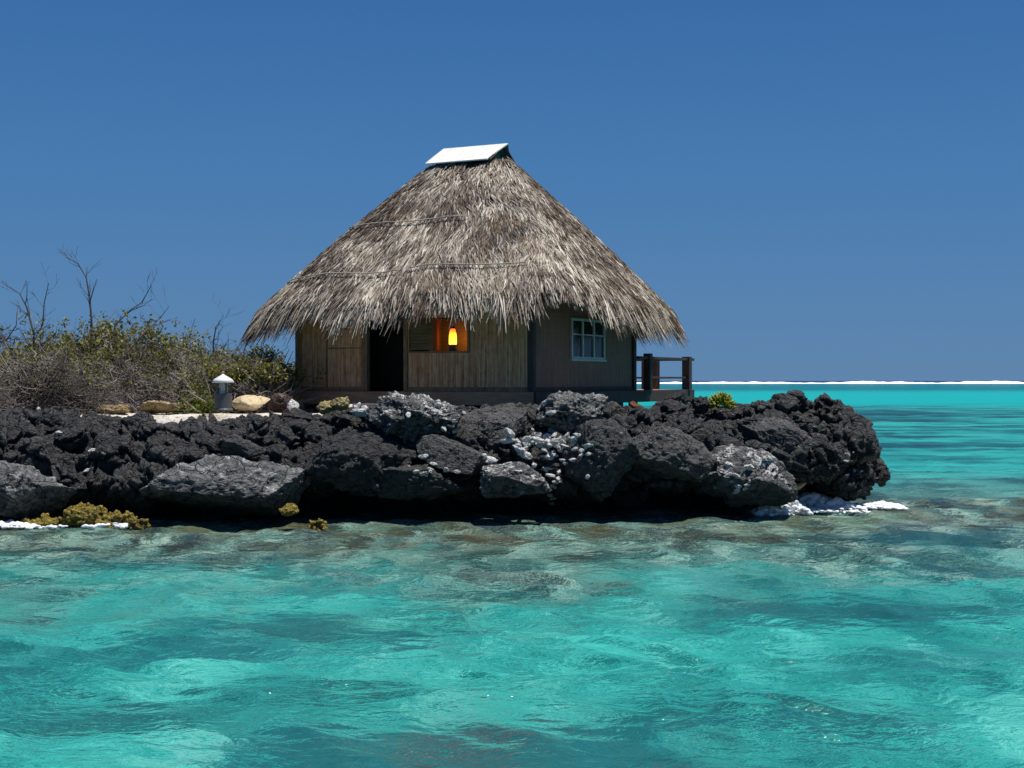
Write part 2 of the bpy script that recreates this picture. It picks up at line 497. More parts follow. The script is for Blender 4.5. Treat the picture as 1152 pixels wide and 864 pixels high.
    me2.vertices.foreach_set('co', V.astype(np.float32).ravel()); me2.update()
    me2.materials.clear()
    ob = link('rocky_cliff', me2, M['lava'], smooth=True)
    tag(ob, kind='structure'); ob['label'] = 'jagged black lava rock cliff edge above the water'
    return ob


cliff()

# coral sand plateau the hut and the scrub stand on
def ground():
    xs = np.concatenate([np.arange(-70, -14, 2.0), np.arange(-14, 6.01, .12)])
    ys = np.concatenate([np.arange(27.6, 40, .12), np.arange(40, 90, 2.0)])
    X, Y = np.meshgrid(xs, ys)
    P = np.stack([X.ravel(), Y.ravel(), np.zeros(X.size)], 1)
    f = np.interp(P[:, 0], _FX, _FY) + 1.6
    right = np.interp(P[:, 1], [27, 31, 34, 37, 45, 90], [5.6, 4.6, 3.6, 2.9, 2.4, -4])
    e1 = np.clip((P[:, 1] - f) / 1.2, 0, 1); e2 = np.clip((right - P[:, 0]) / 1.6, 0, 1); e3 = np.clip((86 - P[:, 1]) / 8, 0, 1); e4 = np.clip((P[:, 0] + 68) / 8, 0, 1)
    e = np.minimum(np.minimum(e1, e2), np.minimum(e3, e4)); e = e * e * (3 - 2 * e)
    z = -1.2 + e * 3.16 + fbm(P * .35, 3) * .10 + fbm(P * 2.5, 3) * .04
    P[:, 2] = z
    ny, nx = X.shape; i = np.arange(ny * nx).reshape(ny, nx)
    q = np.stack([i[:-1, :-1], i[:-1, 1:], i[1:, 1:], i[1:, :-1]], -1).reshape(-1, 4)
    n = N('coral_sand'); Pn = n.pos()
    a = n.noise(Pn, 1.2, 5, .65); b = n.noise(Pn, 14, 5, .7)
    col = n.ramp(a, [(.36, (.2, .16, .11)), (.45, (.5, .44, .35)), (.55, (.7, .65, .56))])
    col = n.mix(n.math('MULTIPLY', n.smooth(b, .5, .62), .6), col, (.12, .09, .06))
    z = n.n('ShaderNodeSeparateXYZ'); n.l(Pn, z.inputs[0])
    col = n.mix(n.smooth(z.outputs[2], 1.7, 1.3), col, (.03, .03, .03))
    n.bsdf(col, .95, n.bump(b, .7, .05), .1)
    o = link('sandy_ground', mesh_np('sandy_ground', P, quads=q), n.m, smooth=True); tag(o, kind='structure')


ground()

B = boulder
B('boulder', 'big flat topped pale grey boulder lying low at the cliff foot on the left', 255, 545, 205, 64, 26.9, M['grey'], 11, dy=.85, rot=(0, .03, .05), group=ROCKG, cuts=14, cutd=(.5, .8), rough=.09, pit=.05)
B('boulder', 'grey boulder at the left edge of the picture above the foam', 26, 551, 125, 48, 26.7, M['grey'], 12, dy=.7, rot=(0, .12, 0), group=ROCKG, rough=.12)
B('boulder', 'small rounded grey boulder perched above the big flat topped boulder', 272, 504, 44, 24, 27.2, M['dgrey'], 13, group=ROCKG, sub=5, rough=.04)
B('boulder', 'knobbly rock thickly crusted with white, right in front of the hut window', 472, 474, 92, 50, 28.0, M['crusty'], 14, dy=.6, group=ROCKG, rough=.16, freq=3.2, pit=.08)
B('stone_slab', 'smooth grey slab tilting forward above the white crusted shelf', 512, 511, 86, 26, 27.2, M['slab'], 15, dy=.55, rot=(.35, .22, 0), cat='slab', group=ROCKG, cuts=8, rough=.03, pit=.015)
B('boulder', 'grey boulder with pale crusted top below the middle of the hut', 578, 540, 92, 42, 27.0, M['crusty'], 16, dy=.6, group=ROCKG, rough=.07)
B('stone_slab', 'dark wet shelf of rock low over the water under the tilted slab', 472, 547, 125, 34, 27.1, M['wetrock'], 17, dy=.7, cat='slab', group=ROCKG, rough=.07)
B('stone_slab', 'leaning grey slab just below the hut floor beam', 552, 480, 100, 34, 28.3, M['slab'], 18, dy=.6, rot=(.3, -.3, 0), cat='slab', group=ROCKG, cuts=8, rough=.05, pit=.03)
B('boulder', 'rough pale grey rock under the corner of the hut', 640, 466, 96, 36, 28.8, M['grey'], 19, dy=.7, group=ROCKG, rough=.13, freq=3, pit=.08)
B('boulder', 'upright dark boulder dotted with small white lumps', 672, 525, 84, 84, 27.6, M['dgrey'], 20, dy=.75, group=ROCKG, rough=.09)
B('stone_slab', 'striated dark slab sloping right of the middle of the cliff', 742, 513, 104, 54, 27.9, M['slab'], 21, dy=.6, rot=(.35, .3, 0), cat='slab', group=ROCKG, cuts=8, rough=.07, pit=.04)
B('boulder', 'boulder with white crust hanging over the splash of foam on the right', 838, 535, 104, 54, 28.0, M['crusty'], 22, dy=.6, rot=(0, .25, 0), group=ROCKG, rough=.1)
B('stone_slab', 'smooth dark slab high on the right end of the cliff', 880, 498, 88, 36, 29.0, M['slab'], 23, dy=.5, rot=(.5, .35, 0), cat='slab', group=ROCKG, cuts=8, rough=.04, pit=.03)
B('boulder', 'dark block hanging low below the left part of the hut', 400, 515, 120, 70, 27.5, M['lava'], 24, dy=.8, group=ROCKG, cuts=12, rough=.12)
# stones lying on the sand by the lamp
B('stone_slab', 'long low tan slab lying on the sand in front of the scrub', 178, 457, 74, 13, 31.5, M['tan'], 31, dy=.4, cat='slab', sub=6, cuts=22, cutd=(.4,.7), rough=.04, pit=.02)
B('stone', 'flat tan stone at the left end of the long tan slab', 126, 461, 52, 10, 31.2, M['tan'], 32, dy=.35, cat='stone', sub=5, rough=.03)
B('stone', 'rounded cream yellow stone right of the garden lamp', 284, 454, 40, 15, 31.0, M['cream'], 33, dy=.3, cat='stone', sub=5, cuts=4, rough=.015, pit=.01)
B('rubble_heap', 'dark reddish brown heap of rubble by the left corner of the hut', 314, 453, 26, 16, 31.2, M['rubble'], 34, dy=.22, cat='rubble', sub=5, rough=.07, freq=6)
B('stone', 'small white stone beside the brown rubble near the hut corner', 328, 457, 9, 10, 31.0, M['white'], 35, cat='stone', sub=4, rough=.02)
B('stone', 'ochre mossy stone on the cliff top in front of the hut steps', 368, 458, 22, 8, 28.9, M['ochre'], 36, dy=.2, cat='stone', sub=5, rough=.04)
B('stone', 'yellowish lump of stone touching the left end of the plank', 384, 455, 17, 10, 28.9, M['ochre'], 37, dy=.2, cat='stone', sub=5, rough=.05)
B('stone', 'pale flat stone lying below the grey plank', 412, 464, 34, 7, 28.7, M['white'], 38, dy=.2, cat='stone', sub=4, rough=.02)
B('stone', 'small upright white stone left one under the plank', 400, 460, 8, 9, 28.8, M['white'], 39, cat='stone', sub=4, rough=.01)
B('stone', 'small upright white stone right one under the plank', 410, 460, 8, 8, 28.8, M['white'], 40, cat='stone', sub=4, rough=.01)
B('boulder', 'black rock standing under the outer corner of the deck', 762, 452, 26, 18, 36.5, M['lava'], 41, sub=5, rough=.06)
B('boulder', 'dark rock left of the yellow green succulent', 788, 453, 18, 16, 30.2, M['lava'], 42, sub=5, rough=.05)
B('driftwood', 'sliver of tan driftwood caught below the right cliff', 895, 549, 22, 6, 29.2, M['drift'], 43, dy=.08, rot=(0, -.45, 0), cat='driftwood', sub=4, cuts=6, rough=.02, pit=.0)
for i_, (px, py) in enumerate(((712, 455),)):
    B('stone', 'small reddish stone among grey rocks under the deck edge', px, py, 6, 6, 29.6, M['pebble'], 50 + i_, cat='stone', sub=3, rough=.01)

for i_, (px, py, w_, h_, Y_, lb) in enumerate(((520, 457, 60, 14, 33.5, 'dark rock in the gap under the middle of the hut floor'), (580, 457, 60, 14, 34.2, 'dark rock in the gap under the front corner of the hut'), (640, 457, 60, 14, 35.5, 'dark rock in the gap under the hut below the side window'))):
    B('boulder', lb, px, py, w_, h_, Y_, M['lava'], 61 + i_, sub=5, rough=.06, dy=.5)

# white lumps lying in crevices of the cliff
def lumps(spots, Y, label, group, seed):
    rg = random.Random(seed); protos = []
    for k in range(3):
        V, F = rock_points(4, (1.1, .8, .75), seed * 10 + k, cuts=6, rough=.5, freq=.9, pit=.12); V = V - np.array([0, 0, V[:, 2].min()])
        protos.append(mesh_np('white_stone', V, tris=F)); protos[-1].materials.append(M['white'])
        protos[-1].polygons.foreach_set('use_smooth', np.ones(len(F), dtype=bool))
    dg = bpy.context.evaluated_depsgraph_get()
    for px, py, r in spots:
        o = bpy.data.objects.new('white_stone', rg.choice(protos)); COL.objects.link(o)
        c = at(px, py, Y); d = (c - Vector((0, 0, CAMZ))).normalized()
        ok, loc, nor, *_ = S.ray_cast(dg, Vector((0, 0, CAMZ)), d)           # lies against the rock face it is seen on
        if ok and loc.y < Y + 3: c = loc - d * .07
        s = r * .88 * c.y / FPX; o.scale = (s * rg.uniform(.9, 1.4), s * .6, s * rg.uniform(.45, .85)); o.location = c - Vector((0, 0, s * .8)); o.rotation_euler = (rg.uniform(-.4, .4), rg.uniform(-.4, .4), rg.uniform(0, 6))
        tag(o, label, 'stone', group)


LU = []
rg = random.Random(5)
def cluster(cx, cy, w, h, n_, r0, r1):
    return [(cx + rg.gauss(0, w / 2.6), cy + rg.gauss(0, h / 2.6), rg.uniform(r0, r1)) for _ in range(n_)]
lumps(cluster(600, 497, 60, 18, 30, 3, 8) + [(571, 495, 7), (582, 503, 6), (594, 498, 7.5), (606, 500, 6)], 27.2, 'small white coral lump in the pile at the middle of the cliff', 'white lumps piled at the middle of the cliff', 1)
lumps(cluster(622, 505, 14, 44, 20, 3, 6) + cluster(624, 548, 14, 20, 8, 2.5, 5), 27.2, 'small white coral lump stacked left of the upright boulder', 'white lumps stacked left of the upright boulder', 2)
lumps(cluster(655, 515, 16, 34, 8, 2, 4.5), 27.0, 'white lump stuck on the face of the upright boulder', 'white lumps on the upright boulder', 3)
lumps(cluster(500, 528, 60, 12, 8, 2.5, 5) + [(545, 512, 7), (551, 518, 6), (476, 513, 5)], 27.0, 'white lump along the lower edge of the tilted slab', 'white lumps below the tilted slab', 4)
lumps(cluster(480, 470, 60, 30, 6, 3, 6), 27.4, 'white lump on the knobbly crusted rock', 'white lumps on the knobbly crusted rock', 5)
lumps(cluster(830, 520, 36, 14, 10, 2, 5) + cluster(832, 545, 18, 12, 6, 2, 4), 27.4, 'white lump on the boulder over the foam', 'white lumps on the boulder over the foam', 6)
lumps(cluster(960, 520, 20, 22, 6, 1.5, 3.5), 29.8, 'tiny white lump near the outer end of the cliff', 'white lumps at the outer end of the cliff', 7)
lumps([(98, 529, 3.5), (66, 487, 4), (104, 506, 4), (44, 460, 3)], 26.5, 'lone white pebble on the black rock far left', 'white pebbles on the left rock', 8)

# yellow corals at the waterline
def coral(px, py, wpx, hpx, Y, seed, label, branches=8):
    c = at(px, py + hpx / 2, Y); rgc = random.Random(seed)
    w = wpx * Y / FPX / 2; h = hpx * Y / FPX
    Vs = []; Fs = []; n_ = 0
    V, F = rock_points(4, (w * .85, .16, .07), seed, cuts=0, rough=.03, pit=.02); Vs.append(V); Fs.append(F); n_ += len(V)
    for k in range(branches):
        r = rgc.uniform(.13, .27) * min(w, h) * 1.1
        V, F = rock_points(4, (r, r * .9, r * .8), seed * 31 + k, cuts=3, rough=r * .7, freq=1.3 / r, pit=r * .5)
        x = rgc.uniform(-w, w) * .85; z = rgc.uniform(.05, 1) * h * (1 - .5 * abs(x) / w) - r * .3
        Vs.append(V + np.array((x, rgc.uniform(-.12, .12), min(z, r * 2.6)))); Fs.append(F + n_); n_ += len(V)
    me = mesh_np('t', np.concatenate(Vs), tris=np.concatenate(Fs)); o = bpy.data.objects.new('t', me); COL.objects.link(o)
    m = o.modifiers.new('r', 'REMESH'); m.mode = 'VOXEL'; m.voxel_size = .02; m.use_smooth_shade = True
    me2 = bpy.data.meshes.new_from_object(o.evaluated_get(bpy.context.evaluated_depsgraph_get())); bpy.data.objects.remove(o); me2.materials.clear()
    nv = len(me2.vertices); V = np.empty(nv * 3, dtype=np.float32); me2.vertices.foreach_get('co', V); V = V.reshape(-1, 3).astype(float)
    NN = np.empty(nv * 3, dtype=np.float32); me2.vertices.foreach_get('normal', NN); NN = NN.reshape(-1, 3)
    f1, _ = worley(V * 13 + seed); V += NN * ((.5 - f1) * .06)[:, None]
    me2.vertices.foreach_set('co', V.astype(np.float32).ravel()); me2.update()
    ob = link('coral_head', me2, M['coral'], smooth=True); ob.location = (c.x, c.y, c.z - .05)
    tag(ob, label, 'coral', 'yellow corals at the cliff foot')


coral(52, 580, 56, 13, 26.6, 1, 'low yellow coral lump nearest the foam on the far left')
coral(98, 577, 50, 26, 26.6, 2, 'knobbly brown and yellow coral, middle one of the left bunch', 24)
coral(132, 578, 34, 24, 26.7, 3, 'dark yellow coral mound beside the tall narrow one', 8)
coral(157, 576, 22, 28, 26.5, 4, 'narrow upright yellow coral at the right end of the left bunch', 8)
coral(358, 583, 20, 18, 26.6, 5, 'small pointed yellow coral alone below the cliff', 6)
coral(325, 566, 22, 10, 26.3, 6, 'yellow growth on the right foot of the big flat topped boulder', 5)

# ---------------------------------------------------------------- the hut
TH = R(27); L1, L2 = 6.15, 5.83
Nc = Vector((.43, 31.0)); U = Vector((math.cos(TH), -math.sin(TH))); Vv = Vector((math.sin(TH), math.cos(TH)))
HC = Nc - U * (L1 / 2) + Vv * (L2 / 2)
DZ = 2.45                                             # deck height
hut = empty('thatched_hut', (HC.x, HC.y, 0), -TH)     # local x = along the front, local y = to the back
tag(hut, 'thatched hut with woven bamboo walls and white ridge cap on the black rocks', 'hut')
hx, hy = L1 / 2, L2 / 2


def px2x(px):
    """front wall: local x seen at this column"""
    k = (px - 576) / FPX
    # point = HC + U*x - V*hy
    bx, by = HC.x - Vv.x * hy, HC.y - Vv.y * hy
    return (k * by - bx) / (U.x - k * U.y)


def pxz(py, x): return CAMZ - (py - 428) * (HC.y - Vv.y * hy + U.y * x) / FPX


WT = 5.0; FY0 = -hy                                     # wall top, front plane
# floor and beams
MB().box(-hx - .02, hx + .02, -hy - .02, hy + 4.1, DZ - .07, DZ).build('floor', M['beam'], hut)
MB().box(-hx - .12, hx + .10, -hy - .16, -hy - .03, DZ - .30, DZ - .004).build('floor_beam', M['beam'], hut, .01)
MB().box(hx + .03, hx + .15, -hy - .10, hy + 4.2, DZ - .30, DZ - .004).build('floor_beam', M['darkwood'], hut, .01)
MB().box(-hx - .12, hx, hy + 4.12, hy + 4.24, DZ - .30, DZ - .004).build('floor_beam', M['darkwood'], hut, .01)
MB().box(-hx - .15, -hx - .03, -hy - .02, hy + 4.1, DZ - .30, DZ - .004).build('floor_beam', M['beam'], hut, .01)
for sx in (-hx, -hx / 3, hx / 3, hx):
    for sy in (-hy, 0, hy, hy + 4.0):
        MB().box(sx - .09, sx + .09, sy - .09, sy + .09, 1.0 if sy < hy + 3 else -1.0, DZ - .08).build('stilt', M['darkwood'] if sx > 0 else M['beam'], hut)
# corner posts
for sx in (-1, 1):
    for sy in (-1, 1):
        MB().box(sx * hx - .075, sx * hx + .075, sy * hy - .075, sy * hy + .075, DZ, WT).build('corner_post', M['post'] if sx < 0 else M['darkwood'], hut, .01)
# front wall
xd0, xd1 = px2x(414), px2x(455)
xs0, xs1, xw0, xw1 = px2x(461), px2x(488), px2x(492.5), px2x(526)
zs = pxz(395, (xs0 + xw1) / 2); zt = 4.12


def wall(x0, x1, z0, z1, mat='mat', name='wall_panel'):
    MB().box(x0, x1, FY0 - .0, FY0 + .05, z0, z1).build(name, M[mat], hut)


xb = px2x(368)
wall(-hx + .077, xb - .02, DZ + .1, WT); wall(xb + .02, xd0 - .16, DZ + .1, WT)
wall(xd1 + .1, hx - .077, DZ + .1, zs - .04)
wall(xw1 + .06, hx - .077, zs - .038, WT)
wall(xd1 + .1, xw1 + .058, zt, WT)
MB().box(xb - .018, xb + .018, FY0 - .025, FY0 + .06, DZ + .1, WT).build('batten', M['post'], hut)
MB().box(-hx + .077, xd0 - .162, FY0 - .03, FY0 + .06, DZ, DZ + .098).build('skirting', M['post'], hut)
MB().box(xd1 + .10, hx - .077, FY0 - .03, FY0 + .06, DZ, DZ + .098).build('skirting', M['post'], hut)
MB().box(xb + .02, xd0 - .16, FY0 - .012, FY0 - .001, pxz(392, xb) - .015, pxz(392, xb) + .015).build('batten', M['post'], hut)
xm = px2x(565); MB().box(xm - .015, xm + .015, FY0 - .015, FY0 - .001, DZ + .1, WT).build('batten', M['mat'], hut)
for x0, x1 in ((xd0 - .155, xd0 - .06), (xd0 - .055, xd0), (xd1, xd1 + .095)):
    MB().box(x0, x1, FY0 - .05, FY0 + .09, DZ, WT - .1).build('door_post', M['post'], hut, .008)
# louvre shutter + open window
lv = MB()
z = zs + .03
while z < zt - .04:
    lv.add([(xs0, FY0 + .04, z), (xs1, FY0 + .04, z), (xs1, FY0 - .005, z + .008), (xs0, FY0 - .005, z + .008), (xs0, FY0 + .055, z + .062), (xs1, FY0 + .055, z + .062), (xs1, FY0 + .01, z + .07), (xs0, FY0 + .01, z + .07)][:4] +
           [(xs0, FY0 + .05, z + .07), (xs1, FY0 + .05, z + .07), (xs1, FY0 + .035, z + .07), (xs0, FY0 + .035, z + .07)],
           [(0, 1, 2, 3), (3, 2, 6, 7), (4, 7, 6, 5), (0, 4, 5, 1), (0, 3, 7, 4), (1, 5, 6, 2)])
    z += .075
win = MB().box(xd1 + .097, xs0, FY0 - .03, FY0 + .07, zs, zt - .002)
win.box(xs1, xw0, FY0 - .035, FY0 + .12, zs + .002, zt - .002); win.box(xw1, xw1 + .055, FY0 - .03, FY0 + .07, zs, zt - .002)
w_o = empty('window', (0, 0, 0), 0, hut)
for xa_, xb_, yo_ in ((xd1 + .097, xs0, -.03), (xs1, xw0, -.035), (xw1, xw1 + .055, -.03)):
    MB().box(xa_, xb_, FY0 + yo_, FY0 + .08, zs + .001, zt - .002).build('window_jamb', M['redlitpost'] if xa_ == xs1 else M['post'], w_o, .006)
lv.build('louvre', M['louvre'], w_o)
MB().box(xd1 + .098, xw1 + .057, FY0 - .05, FY0 + .22, zs - .037, zs - .002).build('window_sill', M['post'], w_o, .006)
# alcove behind the open window: amber painted boards
MB().box(xw0 - .3, xw0 - .26, FY0 + .1, FY0 + .62, zs, zt).box(xw1 + .02, xw1 + .06, FY0 + .1, FY0 + .6, zs, zt).box(xw0 - .3, xw1 + .06, FY0 + .62, FY0 + .66, zs, zt).box(xw0 - .3, xw1 + .06, FY0 + .22, FY0 + .66, zs - .03, zs - .004).build('alcove', M['louvre'], hut)
# side wall (towards the right) and the others
xr = hx
MB().box(xr - .05, xr + .0, -hy + .077, hy - .077, DZ + .02, WT).build('wall_panel', M['matshade'], hut)
MB().box(-hx, -hx + .05, -hy + .077, hy - .077, DZ + .02, WT).build('wall_panel', M['mat'], hut)
MB().box(-hx + .077, hx - .077, hy - .05, hy, DZ + .02, WT).build('wall_panel', M['matshade'], hut)
MB().box(xr - .0, xr + .03, -hy + .078, hy - .078, DZ, DZ + .10).build('skirting', M['darkwood'], hut)
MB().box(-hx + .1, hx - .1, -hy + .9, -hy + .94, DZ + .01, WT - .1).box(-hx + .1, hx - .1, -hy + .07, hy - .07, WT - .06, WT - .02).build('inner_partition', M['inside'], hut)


def side_y(px):
    k = (px - 576) / FPX; bx, by = HC.x + U.x * hx, HC.y + U.y * hx
    return (k * by - bx) / (Vv.x - k * Vv.y)


y0, y1 = side_y(641.5), side_y(679); ym = (y0 + y1) / 2; Ys = HC.y + U.y * hx + Vv.y * ym
z0, z1 = CAMZ - (404 - 428) * Ys / FPX, CAMZ - (359 - 428) * Ys / FPX
w = .06
fr = MB().box(xr - .0, xr + .05, y0, y0 + w, z0, z1).box(xr - .0, xr + .05, y1 - w, y1, z0, z1).box(xr, xr + .048, y0 + w, y1 - w, z1 - w, z1).box(xr, xr + .07, y0 - .04, y1 + .04, z0 - .05, z0 - .001)
fr.box(xr, xr + .047, y0 + w, y1 - w, z0, z0 + .05)
wf = fr.build('window_frame', M['frame'], hut, .005)
dy3 = (y1 - y0) / 3
b = MB()
for k in (1, 2): b.box(xr + .002, xr + .044, y0 + dy3 * k - .03, y0 + dy3 * k + .03, z0 + .051, z1 - w - .001)
b.build('mullion', M['frame'], wf)
zz = CAMZ - (377 - 428) * Ys / FPX
b = MB()
for k in range(3): b.box(xr + .004, xr + .034, y0 + dy3 * k + (.061 if k == 0 else .031), y0 + dy3 * (k + 1) - (.061 if k == 2 else .031), zz - .012, zz + .012)
b.build('glazing_bar', M['frame'], wf)
MB().box(xr + .006, xr + .010, y0 + .03, y1 - .03, z0 + .03, z1 - .03).build('pane', M['glass'], wf)
cu = MB()
for k in range(14):
    ya = y0 + .04 + (y1 - y0 - .08) * k / 14; cu.box(xr + .001, xr + .003 + .001 * (k % 3), ya, ya + (y1 - y0) / 14 - .015 * (k % 2), z0 + .04, z1 - .04)
cu.build('curtain', M['curtain'], wf)

# rear deck railing
def rail_post(x, y, s=.07, name='post', top=.93):
    return MB().box(x - s, x + s, y - s, y + s, DZ - .28 if s > .06 else DZ, DZ + top)
rl = MB().box(hx + .0, hx + .14, hy + .1, hy + 4.22, DZ + .80, DZ + .87)
rl.box(hx + .05, hx + .10, hy + .9, hy + 4.1, DZ + .30, DZ + .35); rl.box(-hx, hx - .01, hy + 4.1, hy + 4.2, DZ + .801, DZ + .871); rl.box(-hx, hx, hy + 4.12, hy + 4.17, DZ + .301, DZ + .351)
railing = rl.build('railing', M['darkwood'], hut, .006)
for x, y, s, t in ((hx + .09, hy + .82, .095, .95), (hx + .09, hy + 3.75, .11, .91), (hx - .98, hy + 4.12, .09, .80), (hx - 1.35, hy + 4.12, .05, .80), (hx - 3, hy + 4.12, .09, .8), (-hx, hy + 4.12, .09, .9)):
    MB().box(x - s, x + s, y - s, y + s, DZ + .002, DZ + t).build('post', M['darkwood'], railing, .01)

# ---- roof
A0, B0, ZT = .95, .34, 8.06
A1, B1, ZE = 4.22, 4.08, 4.52


def sup(phi, a, b, e):
    c, s = np.cos(phi), np.sin(phi); r = (np.abs(c) ** e + np.abs(s) ** e) ** (-1 / e)
    return a * r * c, b * r * s


def roofP(phi, t):
    e = 7.0 - 0 * t
    x0, y0 = sup(phi, A0, B0, 3.5); x1, y1 = sup(phi, A1, B1, 5.0)
    z = ZT + (ZE - ZT) * (t - .012 * np.sin(np.pi * t)) + (.06 * np.sin(phi * 9 + 1) + .13 * np.cos(2 * (phi + np.pi / 4))) * t * t
    return np.stack([x0 + (x1 - x0) * t, y0 + (y1 - y0) * t, z], -1)


nt, nphi = 30, 120
ph = np.linspace(0, 2 * np.pi, nphi, endpoint=False); tt = np.linspace(0, 1, nt)
PH, TT = np.meshgrid(ph, tt); P = roofP(PH.ravel(), TT.ravel())
P2 = P.copy(); P2[:, 2] -= .22; P2[:, :2] *= .985
i = np.arange(nt * nphi).reshape(nt, nphi); nx = np.roll(i, -1, 1)
q = np.stack([i[:-1], i[1:], nx[1:], nx[:-1]], -1).reshape(-1, 4); nn = nt * nphi
q2 = q[:, ::-1] + nn; rim = np.stack([i[-1], i[-1] + nn, nx[-1] + nn, nx[-1]], -1)
rimt = np.stack([i[0], nx[0], nx[0] + nn, i[0] + nn], -1)
roof = link('roof', mesh_np('roof', np.concatenate([P, P2]), quads=np.concatenate([q, q2, rim, rimt])), M['thatchbase'], hut, True)


def thatch():
    rg = np.random.default_rng(77)
    VV = []; TI = []
    def blades(base, d, nrm, length, width, droop, lift, tint):
        """4-segment-free tapered blades: base (n,3), d dir, nrm normal"""
        n_ = len(base); side = np.cross(d, nrm); side /= np.linalg.norm(side, axis=1)[:, None]
        tw = rg.uniform(-1.0, 1.0, n_)[:, None]; side2 = side * np.cos(tw) + nrm * np.sin(tw)
        L = length[:, None]; W = width[:, None]
        p0 = base; p1 = base + d * L * .5 + nrm * lift[:, None] * L; p2 = base + d * L + nrm * lift[:, None] * L * .9
        p1[:, 2] -= (droop * length * .15); p2[:, 2] -= (droop * length * .5)
        VV.append(np.stack([p0 - side2 * W * .5, p0 + side2 * W * .5, p1 + side2 * W * .5, p1 - side2 * W * .5, p2 + side2 * W * .12, p2 - side2 * W * .12], 1).reshape(-1, 3))
        TI.append(np.repeat(tint, 6))
    def frames(phi, t):
        e = 1e-3
        p = roofP(phi, t); dt = roofP(phi, t + e) - p; dp = roofP(phi + e, t) - p
        dt /= np.linalg.norm(dt, axis=1)[:, None]; dp /= np.linalg.norm(dp, axis=1)[:, None]
        nrm = np.cross(dt, dp); nrm /= np.linalg.norm(nrm, axis=1)[:, None]
        nrm *= np.sign(nrm[:, 2])[:, None]
        return p, dt, dp, nrm
    # face clumps
    nc = 12500
    # phi sampled uniform in arc length at eave, t by area
    g = np.linspace(0, 2 * np.pi, 4001); E = roofP(g, np.ones_like(g)); arc = np.concatenate([[0], np.cumsum(np.linalg.norm(np.diff(E, axis=0), axis=1))]); arc /= arc[-1]
    def rphi(k): return np.interp(rg.random(k), arc, g)
    tcl = np.sqrt(rg.uniform(.0, .93, nc)); row = np.round(tcl * 22) / 22 + rg.normal(0, .012, nc); tcl = np.clip(np.where(rg.random(nc) < .6, row, tcl), 0.0, .955)
    phc = rphi(nc)
    k = 14
    p, dt, dp, nrm = frames(phc, tcl)
    fl = fbm(p * .9 + 5, 3) * 1.1 + rg.normal(0, .26, nc)      # clump fan direction
    bl = .16 * np.exp(-((np.angle(np.exp(1j * (phc + .62)))) / .38) ** 2)   # paler band right of the front hip
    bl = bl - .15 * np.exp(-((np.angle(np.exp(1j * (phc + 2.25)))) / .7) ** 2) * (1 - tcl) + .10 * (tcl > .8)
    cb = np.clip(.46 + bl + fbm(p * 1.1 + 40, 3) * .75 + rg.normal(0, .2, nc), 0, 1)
    rep = lambda a: np.repeat(a, k, 0)
    sp = rg.normal(0, .05, nc * k); P_ = rep(p) + rep(dp) * sp[:, None] + rep(dt) * rg.uniform(-.12, .12, nc * k)[:, None] + rep(nrm) * rg.uniform(.0, .07, nc * k)[:, None]
    ang = rep(fl) * .55 + sp * 2.4 + rg.normal(0, .13, nc * k)
    D = rep(dt) * np.cos(ang)[:, None] + rep(dp) * np.sin(ang)[:, None]
    tf = rep(tcl)
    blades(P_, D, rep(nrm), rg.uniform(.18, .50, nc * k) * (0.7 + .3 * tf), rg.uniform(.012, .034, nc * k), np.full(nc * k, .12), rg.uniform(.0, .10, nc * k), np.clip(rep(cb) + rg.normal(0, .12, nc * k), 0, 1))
    # hanging fringe bundles
    for (t0, cnt, lo, hi, dr, k) in ((.92, 900, .32, .60, .25, 16), (.965, 1100, .28, .55, .45, 18), (.99, 620, .26, .58, .8, 20)):
        phc = rphi(cnt); p, dt, dp, nrm = frames(phc, np.clip(t0 + rg.normal(0, .012, cnt), 0, 1.02))
        wav = fbm(p * 1.6 + 80, 2) * .9 + rg.normal(0, .3, cnt)
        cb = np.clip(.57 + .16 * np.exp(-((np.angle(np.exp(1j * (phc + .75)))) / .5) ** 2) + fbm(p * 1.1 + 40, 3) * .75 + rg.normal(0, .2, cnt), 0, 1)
        n_ = cnt * k; sp = rg.normal(0, .065, n_)
        P_ = rep(p) + rep(dp) * sp[:, None] + rep(dt) * rg.uniform(-.15, .06, n_)[:, None] + rep(nrm) * rg.uniform(-.1, .05, n_)[:, None]
        ang = rep(fbm(p * .9 + 5, 3)) * .6 - sp * 3.2 + rg.normal(0, .15, n_)
        D = rep(dt) * np.cos(ang)[:, None] + rep(dp) * np.sin(ang)[:, None]
        ln = rg.uniform(lo, hi, n_) * np.clip(1 + rep(wav), .5, 1.5)
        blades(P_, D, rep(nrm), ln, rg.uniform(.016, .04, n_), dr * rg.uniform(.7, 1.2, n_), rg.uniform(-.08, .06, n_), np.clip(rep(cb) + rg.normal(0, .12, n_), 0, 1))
    # stray blades sticking up
    cnt = 500; phc = rphi(cnt); p, dt, dp, nrm = frames(phc, np.sqrt(rg.uniform(0, .95, cnt)))
    D = dt + dp * rg.normal(0, .5, cnt)[:, None] + nrm * rg.uniform(0, .35, cnt)[:, None]; D /= np.linalg.norm(D, axis=1)[:, None]
    blades(p, D, nrm, rg.uniform(.2, .5, cnt), rg.uniform(.008, .016, cnt), np.full(cnt, .1), rg.uniform(0, .2, cnt), rg.random(cnt))
    V = np.concatenate(VV); T = np.concatenate(TI); n_ = len(V) // 6
    b = (np.arange(n_) * 6)[:, None]
    q = np.concatenate([b + np.array([0, 1, 2, 3]), b + np.array([3, 2, 4, 5])])
    me = mesh_np('thatch', V, quads=q)
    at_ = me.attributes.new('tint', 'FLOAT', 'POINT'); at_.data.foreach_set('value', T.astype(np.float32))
    return link('thatch', me, M['thatch'], roof)


thatch()
